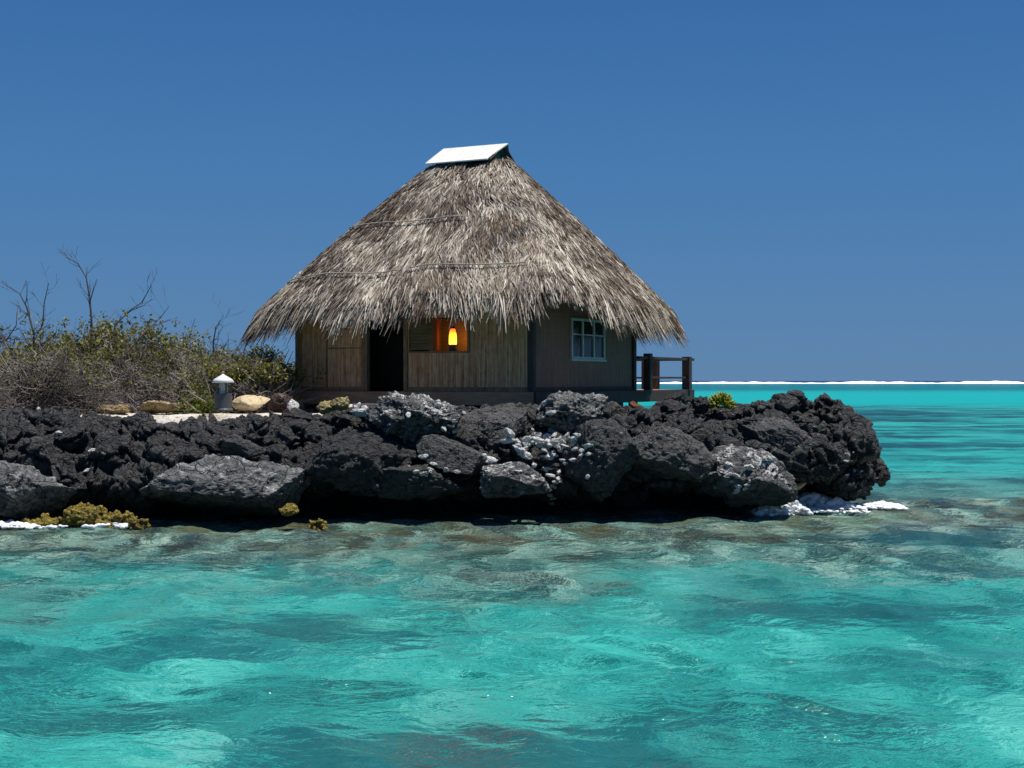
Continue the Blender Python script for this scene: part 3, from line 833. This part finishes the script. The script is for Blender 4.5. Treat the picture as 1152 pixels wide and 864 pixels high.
# thin poles tied across the thatch
def pole_line(t, xa, xb_, name='tie_pole'):
    pts = []
    ph = np.linspace(np.pi * 1.12, np.pi * 1.88, 60)
    Pp = roofP(ph, np.full(60, t))
    for p in Pp:
        if xa <= p[0] <= xb_: pts.append((p[0], p[1] - .10, p[2] + .10 + random.uniform(-.008, .008)))
    MB().tube(pts, .014, 5).build('tie_pole', M['bamboo'], roof, smooth=True)
pole_line(.50, -2.4, 1.2)
pole_line(.845, -3.4, .2); pole_line(.85, .35, 3.2)
# ridge cap: folded white sheet
cl0, cl1, cw, ch, cz = -.92, .98, .62, .44, 8.02
def sheet(sgn, mat, name, ext):
    a = [(cl0 - .05, sgn * cw, cz), (cl1 - .22, sgn * cw, cz), (cl1 + .02, 0, cz + ch), (cl0 + .12, 0, cz + ch)]
    mid = [(0.5 * (a[0][0] + a[3][0]) - .03, sgn * cw * .5, cz + ch * .47), (0.5 * (a[1][0] + a[2][0]), sgn * cw * .5, cz + ch * .52)]
    v = [a[0], a[1], mid[1], a[2], a[3], mid[0]]; v2 = [(x, y, z - .03) for x, y, z in v]
    m = MB(); m.add(v + v2, [(0, 1, 2, 5), (5, 2, 3, 4), (6, 11, 8, 7), (11, 10, 9, 8), (0, 6, 7, 1), (1, 7, 8, 2), (2, 8, 9, 3), (3, 9, 10, 4), (4, 10, 11, 5), (5, 11, 6, 0)])
    return m.build(name, mat, hut)
sheet(-1, M['cap'], 'ridge_cap', 0); sheet(1, M['capback'], 'ridge_cap', 0)
MB().tube([(cl1 - .2, -cw + .05, cz - .02), (cl1 - .1, 0, cz + ch - .05), (cl1 - .1, cw, cz - .02), (cl1 + .3, cw + .35, cz - .5)], .05, 6).build('ridge_pole', M['darkwood'], hut)
g_ = MB(); g_.add([(cl1 - .3, -cw + .1, cz - .1), (cl1 - .3, cw - .1, cz - .1), (cl1 - .3, 0, cz + ch - .05), (cl1 - .33, -cw + .1, cz - .1), (cl1 - .33, cw - .1, cz - .1), (cl1 - .33, 0, cz + ch - .05)], [(0, 1, 2), (3, 5, 4), (0, 3, 4, 1), (1, 4, 5, 2), (2, 5, 3, 0)]); g_.build('gable_board', M['capback'], hut)

# ---- lantern standing in the open window
lxp = px2x(507.5); wpos = hut.matrix_basis @ Vector((lxp, FY0 + .08, zs + .0))
lan = empty('oil_lantern', (wpos.x, wpos.y, wpos.z), -TH); tag(lan, 'oil lantern with amber flame burning in the small open window', 'lantern')
MB().lathe([(.085, 0), (.09, .03), (.07, .06), (.075, .13), (.06, .15)], 16).build('oil_tank', M['darkwood'], lan, smooth=True)
MB().lathe([(.085, .15), (.09, .18), (.088, .34), (.075, .42), (.06, .48), (.03, .53)], 16).build('flame', M['flame'], lan, smooth=True)
MB().lathe([(.05, .50), (.065, .505), (.05, .53), (.025, .56)], 16).build('lantern_top', M['darkwood'], lan, smooth=True)
MB().tube([(-.105, 0, .06), (-.11, 0, .35), (-.055, 0, .52)], .006, 5).tube([(.105, 0, .06), (.11, 0, .35), (.055, 0, .52)], .006, 5).build('lantern_frame', M['darkwood'], lan)
ld = bpy.data.lights.new('lantern_light', 'POINT'); ld.energy = 2.2; ld.color = (1, .33, .05); ld.shadow_soft_size = .08
lo = bpy.data.objects.new('lantern_light', ld); COL.objects.link(lo); lo.parent = lan; lo.location = (.14, .30, .27)

# ---- garden lamp
gp = at(251, 462, 30.6)
gl = empty('garden_lamp', (gp.x, gp.y, gp.z)); tag(gl, 'short grey garden lamp with white conical cap standing on the sand', 'lamp')
MB().lathe([(.215, 0), (.215, .03), (.19, .05), (.185, .36), (.18, .37)], 24).build('base', M['lampgrey'], gl, smooth=False)
MB().lathe([(.15, .37), (.15, .60)], 20).build('glass', M['lampglass'], gl)
for k in range(5):
    a = k * 2 * math.pi / 5 + .3; b = MB().box(.17 * math.cos(a) - .012, .17 * math.cos(a) + .012, .17 * math.sin(a) - .012, .17 * math.sin(a) + .012, .37, .61); b.build('bracket', M['lampgrey'], gl)
MB().lathe([(.225, .60), (.24, .62), (.19, .68), (.09, .74), (.035, .77), (.02, .79)], 24).build('cap', M['lampwhite'], gl, smooth=True)
MB().lathe([(.03, .38), (.05, .42), (.04, .52), (.02, .55)], 10).build('bulb', M['lampwhite'], gl)

# ---- plank
pp = at(397, 457, 29.0); pq = at(436, 455, 29.0)
pk = MB().box(0, pq.x - pp.x, -.09, .09, 0, .06).build('plank', M['plank'], None, .008); pk.location = (pp.x, pp.y, pp.z - .01); tag(pk, 'grey plank laid as a step on stones before the hut', 'plank')

# ---------------------------------------------------------------- scrub
def shrub(label, px, base_py, wpx, toppy, Y, seed, dens=1.0, leaf=1.0, green=False, dead=0, leaf_lo=.45):
    rs = np.random.default_rng(seed); rr = random.Random(seed)
    c = at(px, base_py, Y); c.z = 1.85; w = wpx * Y / FPX / 2; h = CAMZ - (toppy - 428) * Y / FPX - c.z
    e = empty('shrub', c); tag(e, label, 'shrub', 'dry scrub beside the hut')
    segs = []; tips = []
    def grow(p, d, L, r, lev):
        n_ = 3
        q = p.copy(); pts = [q.copy()]
        for k in range(n_):
            d = d + rs.normal(0, .28, 3) + np.array([0, 0, .02 if lev < 2 else -.04]); d /= np.linalg.norm(d); q = q + d * L / n_; pts.append(q.copy())
            if lev < 3:
                for _ in range(rr.choice((1, 2, 2)) if lev else 2):
                    dd = d + rs.normal(0, .62, 3); dd /= np.linalg.norm(dd); grow(q, dd, L * rr.uniform(.5, .75), r * .6, lev + 1)
        for k in range(n_): segs.append((pts[k], pts[k + 1], r * (1 - k / n_ * .3), r * (1 - (k + 1) / n_ * .3)))
        if lev >= 2: tips.append(q)
    ns = max(3, int(7 * dens))
    for k in range(ns):
        a = rr.uniform(0, 2 * math.pi); rad = rr.uniform(.1, 1) ** .7
        bx = rad * w * .55 * math.cos(a); by = rad * .5 * w * math.sin(a)
        d = np.array([math.cos(a) * rad * .9 + rr.uniform(-.2, .2), math.sin(a) * rad * .7, 1.0]); d[0] *= min(1.6, w / h); d /= np.linalg.norm(d)
        grow(np.array([bx, by, -.1]), d, h * rr.uniform(.38, .52), .022, 0)
    # wiry arching under-growth filling the body
    nt_ = int(2600 * dens)
    for k in range(nt_):
        a = rr.uniform(0, 6.283); rad = math.sqrt(rr.random()); x = rad * math.cos(a) * w; y = rad * math.sin(a) * w * .6
        top = h * .78 * math.sqrt(max(.03, 1 - rad ** 2.4)) * rr.uniform(.2, 1)
        p = np.array([x, y, top * rr.uniform(.2, 1)]); d = np.array([rr.gauss(0, 1), rr.gauss(0, .8), rr.gauss(.15, .5)]); d /= np.linalg.norm(d); L = rr.uniform(.2, .5) if k % 9 else rr.uniform(.5, 1.1)
        bend = rs.normal(0, .35, 3)
        m_ = p + d * L * .5; t_ = m_ + (d + bend) / np.linalg.norm(d + bend) * L * .5
        r = rr.uniform(.006, .015) * (1.25 if k % 9 == 0 else 1); L2_ = L; segs.append((p, m_, r, r * .8)); segs.append((m_, t_, r * .8, r * .4))
        if rr.random() < .3: tips.append(t_)
    Pa = np.array([s[0] for s in segs]); Pb = np.array([s[1] for s in segs]); ra = np.array([s[2] for s in segs]); rb = np.array([s[3] for s in segs])
    d = Pb - Pa; d /= np.linalg.norm(d, axis=1)[:, None] + 1e-9; u = np.cross(d, [.3, .9, .2]); u /= np.linalg.norm(u, axis=1)[:, None] + 1e-9; v = np.cross(d, u)
    ring = lambda P, r: [P + (u * math.cos(t) + v * math.sin(t)) * r[:, None] for t in (0, 2.094, 4.189)]
    V = np.stack(ring(Pa, ra) + ring(Pb, rb), 1).reshape(-1, 3); b = (np.arange(len(segs)) * 6)[:, None]
    q = np.concatenate([b + np.array(f) for f in ((0, 1, 4, 3), (1, 2, 5, 4), (2, 0, 3, 5))])
    link('branches', mesh_np('branches', V, quads=q), M['twigsdark'] if dead == 2 else M['twigs'], e)
    if leaf > 0:
        T = np.array([t for t in tips if t[2] > h * leaf_lo * .8 or rr.random() < .08])
        f = fbm((T + seed) * 1.3, 2); T = T[f > -.12 - .1 * leaf]
        k = int(12 * leaf) + 1; C = np.repeat(T, k, 0) + rs.normal(0, .075, (len(T) * k, 3)); n_ = len(C)
        a = rs.normal(size=(n_, 3)); a /= np.linalg.norm(a, axis=1)[:, None]; bq = np.cross(a, rs.normal(size=(n_, 3))); bq /= np.linalg.norm(bq, axis=1)[:, None]
        l = rs.uniform(.03, .06, n_)[:, None]
        V = np.stack([C - a * l, C + bq * l * .5, C + a * l, C - bq * l * .55], 1).reshape(-1, 3); q = np.arange(n_ * 4).reshape(-1, 4)
        link('foliage', mesh_np('foliage', V, quads=q), M['leafgreen'] if green else M['leaf'], e)
    return e


shrub('tall bare grey shrub reaching up at the left edge', 25, 470, 130, 318, 34.5, 1, .9, .0, dead=2)
shrub('shrub with yellow green top at the left edge in front of bare branches', 20, 470, 150, 366, 33.5, 2, 1.2, .9, leaf_lo=.6)
shrub('leafy topped shrub with the highest bare branch sticking up', 118, 470, 130, 332, 34.5, 3, 1.3, 1.0, leaf_lo=.55)
shrub('tangle of grey dry twigs at the far left above the black rocks', 40, 470, 180, 382, 31.8, 4, 2.0, .08)
shrub('wide dome of grey twigs between the left tangle and the tan slab', 130, 466, 160, 378, 32.8, 5, 1.9, .15)
shrub('grey twiggy shrub with olive leaves behind the long tan slab', 195, 462, 120, 360, 33.8, 6, 1.7, .55, leaf_lo=.66)
shrub('low olive shrub with a leaning bare branch left of the lamp', 215, 462, 100, 396, 32.9, 7, 1.6, .12)
shrub('low leafy shrub right behind the garden lamp', 262, 462, 100, 378, 34.5, 8, 1.7, .6, leaf_lo=.62)
shrub('green leafy shrub close to the left wall of the hut', 290, 462, 66, 380, 32.5, 9, 1.5, .5, False, leaf_lo=.58)
shrub('thin bare shrub showing above the leaves left of the hut roof', 238, 462, 70, 352, 35.8, 10, .5, .1, dead=2)
shrub('grey twiggy shrub beneath the left eave of the hut', 325, 462, 60, 398, 36.2, 11, 1.3, .4, False)
shrub('olive shrub behind the bare branches at the far left', 75, 470, 140, 358, 36.5, 12, 1.1, 1.0, leaf_lo=.55)
shrub('small bright green shrub low beside the garden lamp', 222, 464, 30, 445, 31.9, 13, .3, 1.2, True, leaf_lo=.1)
shrub('shrub outside the frame on the left', -90, 470, 200, 350, 33.5, 14, 1.2, .8)


shrub('bare dark shrub woven into the middle of the scrub', 160, 466, 120, 345, 33.6, 21, .8, .0, dead=2)
shrub('bare dark shrub standing in the scrub between lamp and hut', 285, 462, 80, 362, 34.0, 22, .7, .0, dead=2)
shrub('bare dark shrub low in front at the far left over the rocks', 55, 470, 120, 372, 31.2, 23, .7, .0, dead=2)


def bare_branch(label, pts, seed, r0=.03):
    e = MB(); rr = random.Random(seed); P = [at(*p) for p in pts]
    P = [Vector((p.x, p.y, p.z)) for p in P]
    rads = [r0 * (1 - .75 * k / (len(P) - 1)) for k in range(len(P))]
    base = P[0].copy(); e.tube([p - base for p in P], rads, 6)
    for k in range(1, len(P)):
        for _ in range(3):
            t = rr.random(); s = P[k - 1].lerp(P[k], t) - base; d = (P[k] - P[k - 1]).normalized() * .8 + Vector((rr.uniform(-1.3, 1.3), rr.uniform(-.5, .5), rr.uniform(-.3, .4))); d.normalize(); L = rr.uniform(.15, .55)
            q = [s, s + d * L * .5 + Vector((0, 0, rr.uniform(-.03, .05))), s + d * L + Vector((rr.uniform(-.1, .1), 0, rr.uniform(0, .12)))]; e.tube(q, [rads[k] * .6, rads[k] * .4, .004], 4)
            for __ in range(2):
                s2 = q[1].lerp(q[2], rr.random()); d2 = d + Vector((rr.uniform(-1, 1), 0, rr.uniform(-.1, .8))); e.tube([s2, s2 + d2.normalized() * rr.uniform(.1, .3)], [rads[k] * .3, .003], 4)
    o = e.build('bare_branch', M['twigsdark']); o.location = base; tag(o, label, 'branch', 'bare branches standing out of the scrub')


bare_branch('crooked bare branch rising highest above the scrub', [(103, 400, 34), (103, 360, 34), (101, 335, 34), (97, 312, 34), (88, 297, 34), (75, 289, 34)], 1)
bare_branch('bare forked branch left of the highest one', [(38, 410, 34), (38, 375, 34), (30, 345, 34), (22, 330, 34), (2, 318, 34)], 2)
bare_branch('slim bare branch curving up to the right by the highest one', [(120, 400, 34), (130, 365, 34), (148, 348, 34), (160, 340, 34), (170, 322, 34)], 3, .022)
bare_branch('long pale bare branch leaning right across the scrub', [(120, 425, 32.5), (142, 398, 32.6), (165, 372, 32.8), (180, 358, 33), (190, 345, 33)], 4, .024)
bare_branch('bare branch pointing up right of the scrub middle', [(240, 410, 35), (240, 385, 35), (243, 368, 35), (252, 354, 35)], 5, .024)
bare_branch('bare twiggy branch standing left of the middle bare branch', [(212, 410, 35), (210, 390, 35), (206, 375, 35)], 6, .02)
bare_branch('pale crooked branch lying low over the black rocks', [(20, 468, 30.6), (45, 452, 30.6), (60, 440, 30.6), (85, 440, 30.6), (108, 445, 30.6)], 7, .022)
bare_branch('dark branch sloping up through the left tangle', [(70, 470, 30.8), (50, 440, 30.9), (32, 420, 31), (18, 405, 31)], 8, .028)
bare_branch('bare branch at the left edge leaning over the yellow leaves', [(30, 400, 34.2), (48, 365, 34.2), (50, 340, 34.2), (55, 318, 34.2)], 9, .025)


def succulent(label, px, py, wpx, hpx, Y, seed, n_=120, mat='succulent'):
    rs = np.random.default_rng(seed); c = at(px, py, Y); w = wpx * Y / FPX / 2; h = hpx * Y / FPX
    m = MB()
    for k in range(n_):
        a = rs.uniform(0, 6.28); e = math.acos(rs.uniform(0, 1)); d = Vector((math.sin(e) * math.cos(a), math.sin(e) * math.sin(a), math.cos(e)))
        s = Vector((d.x * w * .6, d.y * w * .5, d.z * h * .6)); t = Vector((d.x * w, d.y * w * .8, d.z * h)) * rs.uniform(.85, 1.1)
        m.tube([s, s.lerp(t, .6), t], [.012, .024, .006], 5)
    o = m.build('succulent_plant', M[mat], smooth=True); o.location = c; tag(o, label, 'plant')


succulent('yellow green succulent cushion growing on the black rock', 811, 459, 34, 18, 30.2, 1, 260)
succulent('tiny bright green tuft under the edge of the deck', 719, 458, 9, 4, 30.0, 2, 25)

# ---------------------------------------------------------------- water
def water():
    def axis(segs):
        out = []
        for a, b, s in segs: out.append(np.arange(a, b, s))
        return np.concatenate(out)
    g = []; y = 40.0; s = .12
    while y < 9000: g.append(y); s *= 1.035; y += s
    ys = np.concatenate([np.arange(-60, 6, 1.5), np.arange(6, 22, .045), np.arange(22, 40, .09), np.array(g), [9500]])
    hx_ = []; x = 10.0; s = .09
    while x < 9000: hx_.append(x); s *= 1.07; x += s
    hx_ = np.array(hx_); xs = np.concatenate([-hx_[::-1], np.arange(-10, 10, .06), hx_])
    X, Y = np.meshgrid(xs, ys); x = X.ravel(); y = Y.ravel()
    z = np.zeros_like(x); rg = np.random.default_rng(9)
    near = np.exp(-np.maximum(y - 60, 0) / 400)
    wx = perlin(np.stack([x * .12, y * .12, np.full_like(x, 3)], 1)) * 2.0
    dist = np.hypot(x, y - 15)
    def fade(wl): return 1 / (1 + (np.maximum(dist - 10, 0) * .0045 / wl) ** 4 * 2)
    for k in range(26):
        wl = 2.9 * (.86 ** k) + .22; a = .0095 * wl ** .7 * rg.uniform(.6, 1.2); th = R(rg.normal(-105, 30)); kx, ky = math.cos(th) * 2 * math.pi / wl, math.sin(th) * 2 * math.pi / wl
        ph = kx * x + ky * y + wx * (1.2 + k * .15) + rg.uniform(0, 6.28)
        z += a * fade(wl) * (1.2 * (1 - np.abs(np.sin(ph / 2))) ** 1.0 * 1.6 - .9)
    P = np.stack([x, y, np.zeros_like(x)], 1)
    amp = .6 + .8 * np.clip(perlin(P * .25 + 9) + .5, 0, 1)
    z = z * amp + fbm(P * np.array([1.1, 1.6, 1]), 3) * .035 * fade(1.0)
    P[:, 2] = z * near
    ny, nx_ = X.shape; i = np.arange(ny * nx_).reshape(ny, nx_)
    q = np.stack([i[:-1, :-1], i[:-1, 1:], i[1:, 1:], i[1:, :-1]], -1).reshape(-1, 4)
    n = N('lagoon_water')
    geo = n.n('ShaderNodeNewGeometry'); pos = geo.outputs['Position']
    # ripples; they flatten out with distance, where one pixel spans metres
    r0 = n.noise(n.scale(pos, (.7, 1.1, 1)), 1.5, 3, .5, .5); r1 = n.noise(n.scale(pos, (.8, 1.3, 1)), 4.0, 4, .55, .3); r2 = n.noise(n.scale(pos, (.8, 1.4, 1)), 15, 3, .5, .2)
    hgt = n.math('ADD', n.math('MULTIPLY', r0, 1.3), n.math('ADD', n.math('MULTIPLY', r1, .50), n.math('MULTIPLY', r2, .13)))
    bmp = n.bump(hgt, 1.0, .11)
    sh = n.vmath('SUBTRACT', bmp, (0, 0, 1)); bed = n.vmath('ADD', pos, n.scale(sh, (.8, 1.7, 0)))
    bed = n.scale(bed, (1, 1, 0))
    sep = n.n('ShaderNodeSeparateXYZ'); n.l(bed, sep.inputs[0]); sx, sy = sep.outputs[0], sep.outputs[1]
    cl = n.math('SUBTRACT', n.math('ADD', 27.6, n.math('MULTIPLY', n.math('MAXIMUM', n.math('SUBTRACT', sx, 1.0), 0), .38)), sy)
    patch = n.noise(bed, .30, 5, .62, .8); patch2 = n.noise(n.scale(bed, (.8, 1, 1)), 1.9, 4, .62, .5); fine = n.noise(n.scale(bed, (.9, 1, 1)), 6.5, 5, .7, .2)
    band = n.noise(n.scale(bed, (.35, 1, 1)), .55, 4, .6, .6)
    # sand bed under a metre or two of water, with darker weed banks
    tq = n.math('ADD', n.math('MULTIPLY', patch2, .45), n.math('ADD', n.math('MULTIPLY', patch, .25), n.math('MULTIPLY', fine, .30)))
    turq = n.ramp(tq, [(.40, (.006, .065, .065)), (.455, (.012, .155, .145)), (.50, (.022, .27, .235)), (.545, (.05, .37, .32)), (.61, (.17, .51, .43))])
    turq = n.mix(n.math('MULTIPLY', n.smooth(band, .50, .38), .8), turq, (.012, .08, .095))
    turq = n.mix(n.math('MULTIPLY', n.smooth(band, .60, .70), .5), turq, (.04, .5, .42))
    # shallow rubble bed by the cliff
    shf = n.math('ADD', n.math('MULTIPLY', n.noise(n.scale(bed, (1, .8, 1)), 1.0, 3, .5, .5), .65), n.math('MULTIPLY', n.noise(n.scale(bed, (1.2, .6, 1)), 2.8, 3, .6, .2), .35))
    shal = n.ramp(shf, [(.43, (.008, .018, .02)), (.465, (.025, .06, .055)), (.495, (.07, .18, .155)), (.53, (.15, .32, .265)), (.58, (.36, .50, .41))])
    shal = n.mix(n.math('MULTIPLY', n.math('MULTIPLY', n.smooth(cl, 8, 1), n.smooth(n.noise(n.scale(bed, (.5, 1, 1)), 1.6, 4, .6), .44, .54)), .75), shal, (.085, .07, .03))
    dark = n.noise(n.scale(bed, (.9, .7, 1)), 1.15, 3, .55, .3)
    shal = n.mix(n.math('MULTIPLY', n.smooth(dark, .54, .60), .9), shal, (.008, .02, .026))
    k = n.math('ADD', cl, n.math('MULTIPLY', n.math('SUBTRACT', patch, .5), 18))
    near_c = n.mix(n.smooth(k, 5.0, 12.0), shal, turq)
    near_c = n.mix(n.math('MULTIPLY', n.math('MULTIPLY', n.smooth(dark, .60, .66), n.smooth(k, 14, 6)), .7), near_c, (.012, .05, .06))
    # weed banks on the sand: centre x, y and half sizes
    edge = n.math('MULTIPLY', n.math('SUBTRACT', n.noise(bed, 1.3, 4, .6, .6), .5), 3.2)
    for ex, ey, rx, ry in ((4.9, 16.8, 1.5, .8), (3.0, 17.3, .7, .4), (2.3, 11.3, 1.5, .45), (-3.4, 11.5, 1.3, .5), (-1.7, 12.3, .9, .4), (7.0, 24.5, 2.2, .9), (-.2, 10.6, .8, .3), (6.2, 20.5, 1.0, .4), (-5.5, 21, 1.0, .5)):
        q_ = n.math('ADD', n.math('POWER', n.math('DIVIDE', n.math('SUBTRACT', sx, ex), rx), 2.0), n.math('POWER', n.math('ABSOLUTE', n.math('DIVIDE', n.math('SUBTRACT', sy, ey), ry)), 2.0))
        near_c = n.mix(n.math('MULTIPLY', n.smooth(n.math('ADD', q_, edge), 1.5, .2), .82), near_c, (.010, .065, .075))
    red = n.math('MULTIPLY', n.smooth(n.noise(n.scale(bed, (.35, 1, 1)), 3.0, 5, .65, 1.0), .56, .64), n.smooth(n.noise(bed, .16, 2), .48, .58))
    near_c = n.mix(n.math('MULTIPLY', red, .5), near_c, (.22, .15, .10))
    # far lagoon: streaks of reef patches, bright sand band, deeper band
    st = n.noise(n.scale(bed, (.03, .08, 1)), 1.6, 7, .72, .3); st2 = n.noise(n.scale(bed, (.12, .3, 1)), 1.6, 5, .7, .3)
    stt = n.math('ADD', n.math('MULTIPLY', st, .6), n.math('MULTIPLY', st2, .4))
    far_c = n.ramp(stt, [(.43, (.010, .05, .065)), (.48, (.015, .13, .14)), (.52, (.022, .27, .25)), (.58, (.04, .36, .32))])
    far_c = n.mix(n.smooth(n.math('ADD', sy, n.math('MULTIPLY', st, 60)), 165, 205), far_c, (.006, .34, .33))
    far_c = n.mix(n.smooth(n.math('ADD', sy, n.math('MULTIPLY', st, 240)), 420, 560), far_c, (.005, .15, .18))
    far_c = n.mix(n.smooth(sy, 1150, 1400), far_c, (.01, .05, .13))
    mid_c = n.ramp(st2, [(.38, (.02, .035, .035)), (.47, (.05, .12, .11)), (.54, (.10, .24, .20)), (.62, (.18, .36, .29))])
    far_c = n.mix(n.smooth(n.math('ADD', sy, n.math('MULTIPLY', st, 22)), 58, 36), far_c, mid_c)
    col = n.mix(n.smooth(cl, -.5, -2.5), near_c, far_c)
    dif = n.n('ShaderNodeBsdfDiffuse'); n.l(col, dif.inputs[0]); n.l(n.bump(hgt, .6, .11), dif.inputs['Normal'])
    glo = n.n('ShaderNodeBsdfGlossy', i_Roughness=.05); n.l(bmp, glo.inputs['Normal'])
    fr = n.n('ShaderNodeFresnel', i_IOR=1.33); n.l(bmp, fr.inputs['Normal'])
    m = n.n('ShaderNodeMixShader'); n.l(n.math('MINIMUM', n.math('MULTIPLY', fr.outputs[0], .65), .27), m.inputs[0]); n.l(dif.outputs[0], m.inputs[1]); n.l(glo.outputs[0], m.inputs[2]); n.l(m.outputs[0], n.out.inputs[0])
    o = link('lagoon_water', mesh_np('lagoon_water', P, quads=q), n.m, smooth=True); tag(o, kind='structure')


water()

# foam
n = N('sea_foam'); n.bsdf((.9, .92, .93), .8, n.bump(n.noise(n.pos(), 22, 6, .8), .7, .05), .2); M['foam'] = n.m
n = N('surf_foam'); n.bsdf((.88, .9, .92), .9, None, .1); M['surf'] = n.m


def foam(px, py, wpx, hpx, Y, seed, n_=60, r=.09):
    rs = random.Random(seed); Vs = []; Fs = []; k = 0; w = wpx * Y / FPX / 2; h = hpx * Y / FPX; c = at(px, py, Y)
    for i in range(n_):
        x = rs.uniform(-1, 1); rr = r * rs.uniform(.35, 1.5); hh = h * (1 - abs(x) ** 1.5) * rs.random() ** 1.2
        V, F = rock_points(1, (rr * 1.5, rr * 1.1, rr * .85), seed * 99 + i, cuts=0, rough=rr * .8, freq=1.1 / rr, pit=0)
        Vs.append(V + np.array((x * w, rs.gauss(0, .16), hh))); Fs.append(F + k); k += len(V)
    t_ = bpy.data.objects.new('t', mesh_np('t', np.concatenate(Vs), tris=np.concatenate(Fs))); COL.objects.link(t_)
    m_ = t_.modifiers.new('r', 'REMESH'); m_.mode = 'VOXEL'; m_.voxel_size = .016; m_.use_smooth_shade = True
    m2 = t_.modifiers.new('s', 'SMOOTH'); m2.factor = .5; m2.iterations = 1
    me2 = bpy.data.meshes.new_from_object(t_.evaluated_get(bpy.context.evaluated_depsgraph_get())); bpy.data.objects.remove(t_); me2.materials.clear()
    o = link('sea_foam', me2, M['foam'], smooth=True)
    o.location = (c.x, c.y, 0.0); tag(o, kind='stuff')


foam(8, 588, 70, 4, 26.4, 1, 300, .025); foam(30, 590, 90, 1, 26.2, 7, 120, .02); foam(120, 583, 50, 2, 26.4, 4, 60, .03)
foam(868, 576, 34, 12, 28.8, 12, 260, .035); foam(890, 575, 40, 16, 28.9, 2, 300, .03); foam(915, 573, 130, 2, 29.2, 8, 240, .018); foam(960, 569, 120, 3, 30.0, 3, 420, .024); foam(915, 563, 90, 14, 30.3, 5, 420, .05)
foam(990, 567, 50, 4, 30.5, 6, 300, .028)


def surf():
    x = np.arange(-2600, 2600, 2.5); yb = 1180 + 18 * np.sin(x * .004) + x * .03
    h = np.clip(1.5 + fbm(np.stack([x * .012, x * 0, x * 0], 1), 5) * 3.2 + .8 * perlin(np.stack([x * .12, x * 0 + 3, x * 0], 1)), .25, 4.2)
    prof = [(-9, 0), (-5, .55), (-2, .95), (0, 1), (3, .6), (8, 0)]
    V = np.stack([np.stack([x, yb + a, h * b - .05], 1) for a, b in prof], 1); m = len(prof); i = np.arange(len(x) * m).reshape(-1, m)
    q = np.stack([i[:-1, :-1], i[1:, :-1], i[1:, 1:], i[:-1, 1:]], -1).reshape(-1, 4)
    o = link('breaking_surf', mesh_np('breaking_surf', V.reshape(-1, 3), quads=q), M['surf'], smooth=True); tag(o, kind='structure')


surf()

# ---------------------------------------------------------------- light, sky, camera
EL, AZ = 75, 82        # sun height; azimuth from the viewing-back direction (-Y), negative to the left
sd = Vector((math.cos(R(EL)) * math.sin(R(AZ)), -math.cos(R(EL)) * math.cos(R(AZ)), math.sin(R(EL))))
sl = bpy.data.lights.new('sun', 'SUN'); sl.energy = 5.0; sl.angle = R(.5); sl.color = (1, .96, .9)
so = bpy.data.objects.new('sun', sl); COL.objects.link(so); so.rotation_euler = sd.to_track_quat('Z', 'Y').to_euler()
W = bpy.data.worlds.new('World'); S.world = W; W.use_nodes = True; nt_ = W.node_tree; nt_.nodes.clear()
out = nt_.nodes.new('ShaderNodeOutputWorld'); bg = nt_.nodes.new('ShaderNodeBackground'); sky = nt_.nodes.new('ShaderNodeTexSky')
sky.sky_type = 'NISHITA'; sky.sun_disc = False; sky.sun_elevation = R(EL); sky.sun_rotation = math.atan2(sd.x, sd.y); sky.air_density = 1.0; sky.dust_density = 0.0; sky.ozone_density = 3.0; sky.altitude = 3000
tc = nt_.nodes.new('ShaderNodeTexCoord'); sp_ = nt_.nodes.new('ShaderNodeSeparateXYZ'); nt_.links.new(tc.outputs['Generated'], sp_.inputs[0])
cr = nt_.nodes.new('ShaderNodeValToRGB'); nt_.links.new(sp_.outputs[2], cr.inputs[0])
cols = [(0, (.085, .195, .37)), (.05, (.078, .197, .39)), (.15, (.054, .176, .395)), (.27, (.034, .13, .345)), (.6, (.03, .09, .27)), (1, (.025, .075, .24))]
while len(cr.color_ramp.elements) < len(cols): cr.color_ramp.elements.new(.5)
for e_, (p_, c_) in zip(cr.color_ramp.elements, cols): e_.position = p_; e_.color = (*c_, 1)
sc_ = nt_.nodes.new('ShaderNodeVectorMath'); sc_.operation = 'SCALE'; sc_.inputs['Scale'].default_value = 10.0; nt_.links.new(cr.outputs[0], sc_.inputs[0])
mx = nt_.nodes.new('ShaderNodeMix'); mx.data_type = 'RGBA'; mx.inputs[0].default_value = .96   # a deep polarised blue over the physical sky
nt_.links.new(sky.outputs[0], mx.inputs[6]); nt_.links.new(sc_.outputs[0], mx.inputs[7]); nt_.links.new(mx.outputs[2], bg.inputs[0]); bg.inputs[1].default_value = .10; nt_.links.new(bg.outputs[0], out.inputs[0])

cd = bpy.data.cameras.new('camera'); cam = bpy.data.objects.new('camera', cd); COL.objects.link(cam); S.camera = cam
cd.lens = 50; cd.sensor_width = 36; cd.clip_end = 20000; cd.clip_start = .1
cam.location = (0, 0, CAMZ); cam.rotation_euler = (R(90) - 4 / FPX, 0, 0)

S.view_settings.view_transform = 'Standard'; S.view_settings.look = 'None'; S.view_settings.gamma = 1; S.view_settings.exposure = .1
S.render.engine = 'CYCLES'; S.cycles.use_denoising = True; S.cycles.max_bounces = 6; S.cycles.diffuse_bounces = 3; S.cycles.glossy_bounces = 3; S.cycles.transparent_max_bounces = 8
S.cycles.caustics_reflective = False; S.cycles.caustics_refractive = False; S.cycles.sample_clamp_indirect = 4
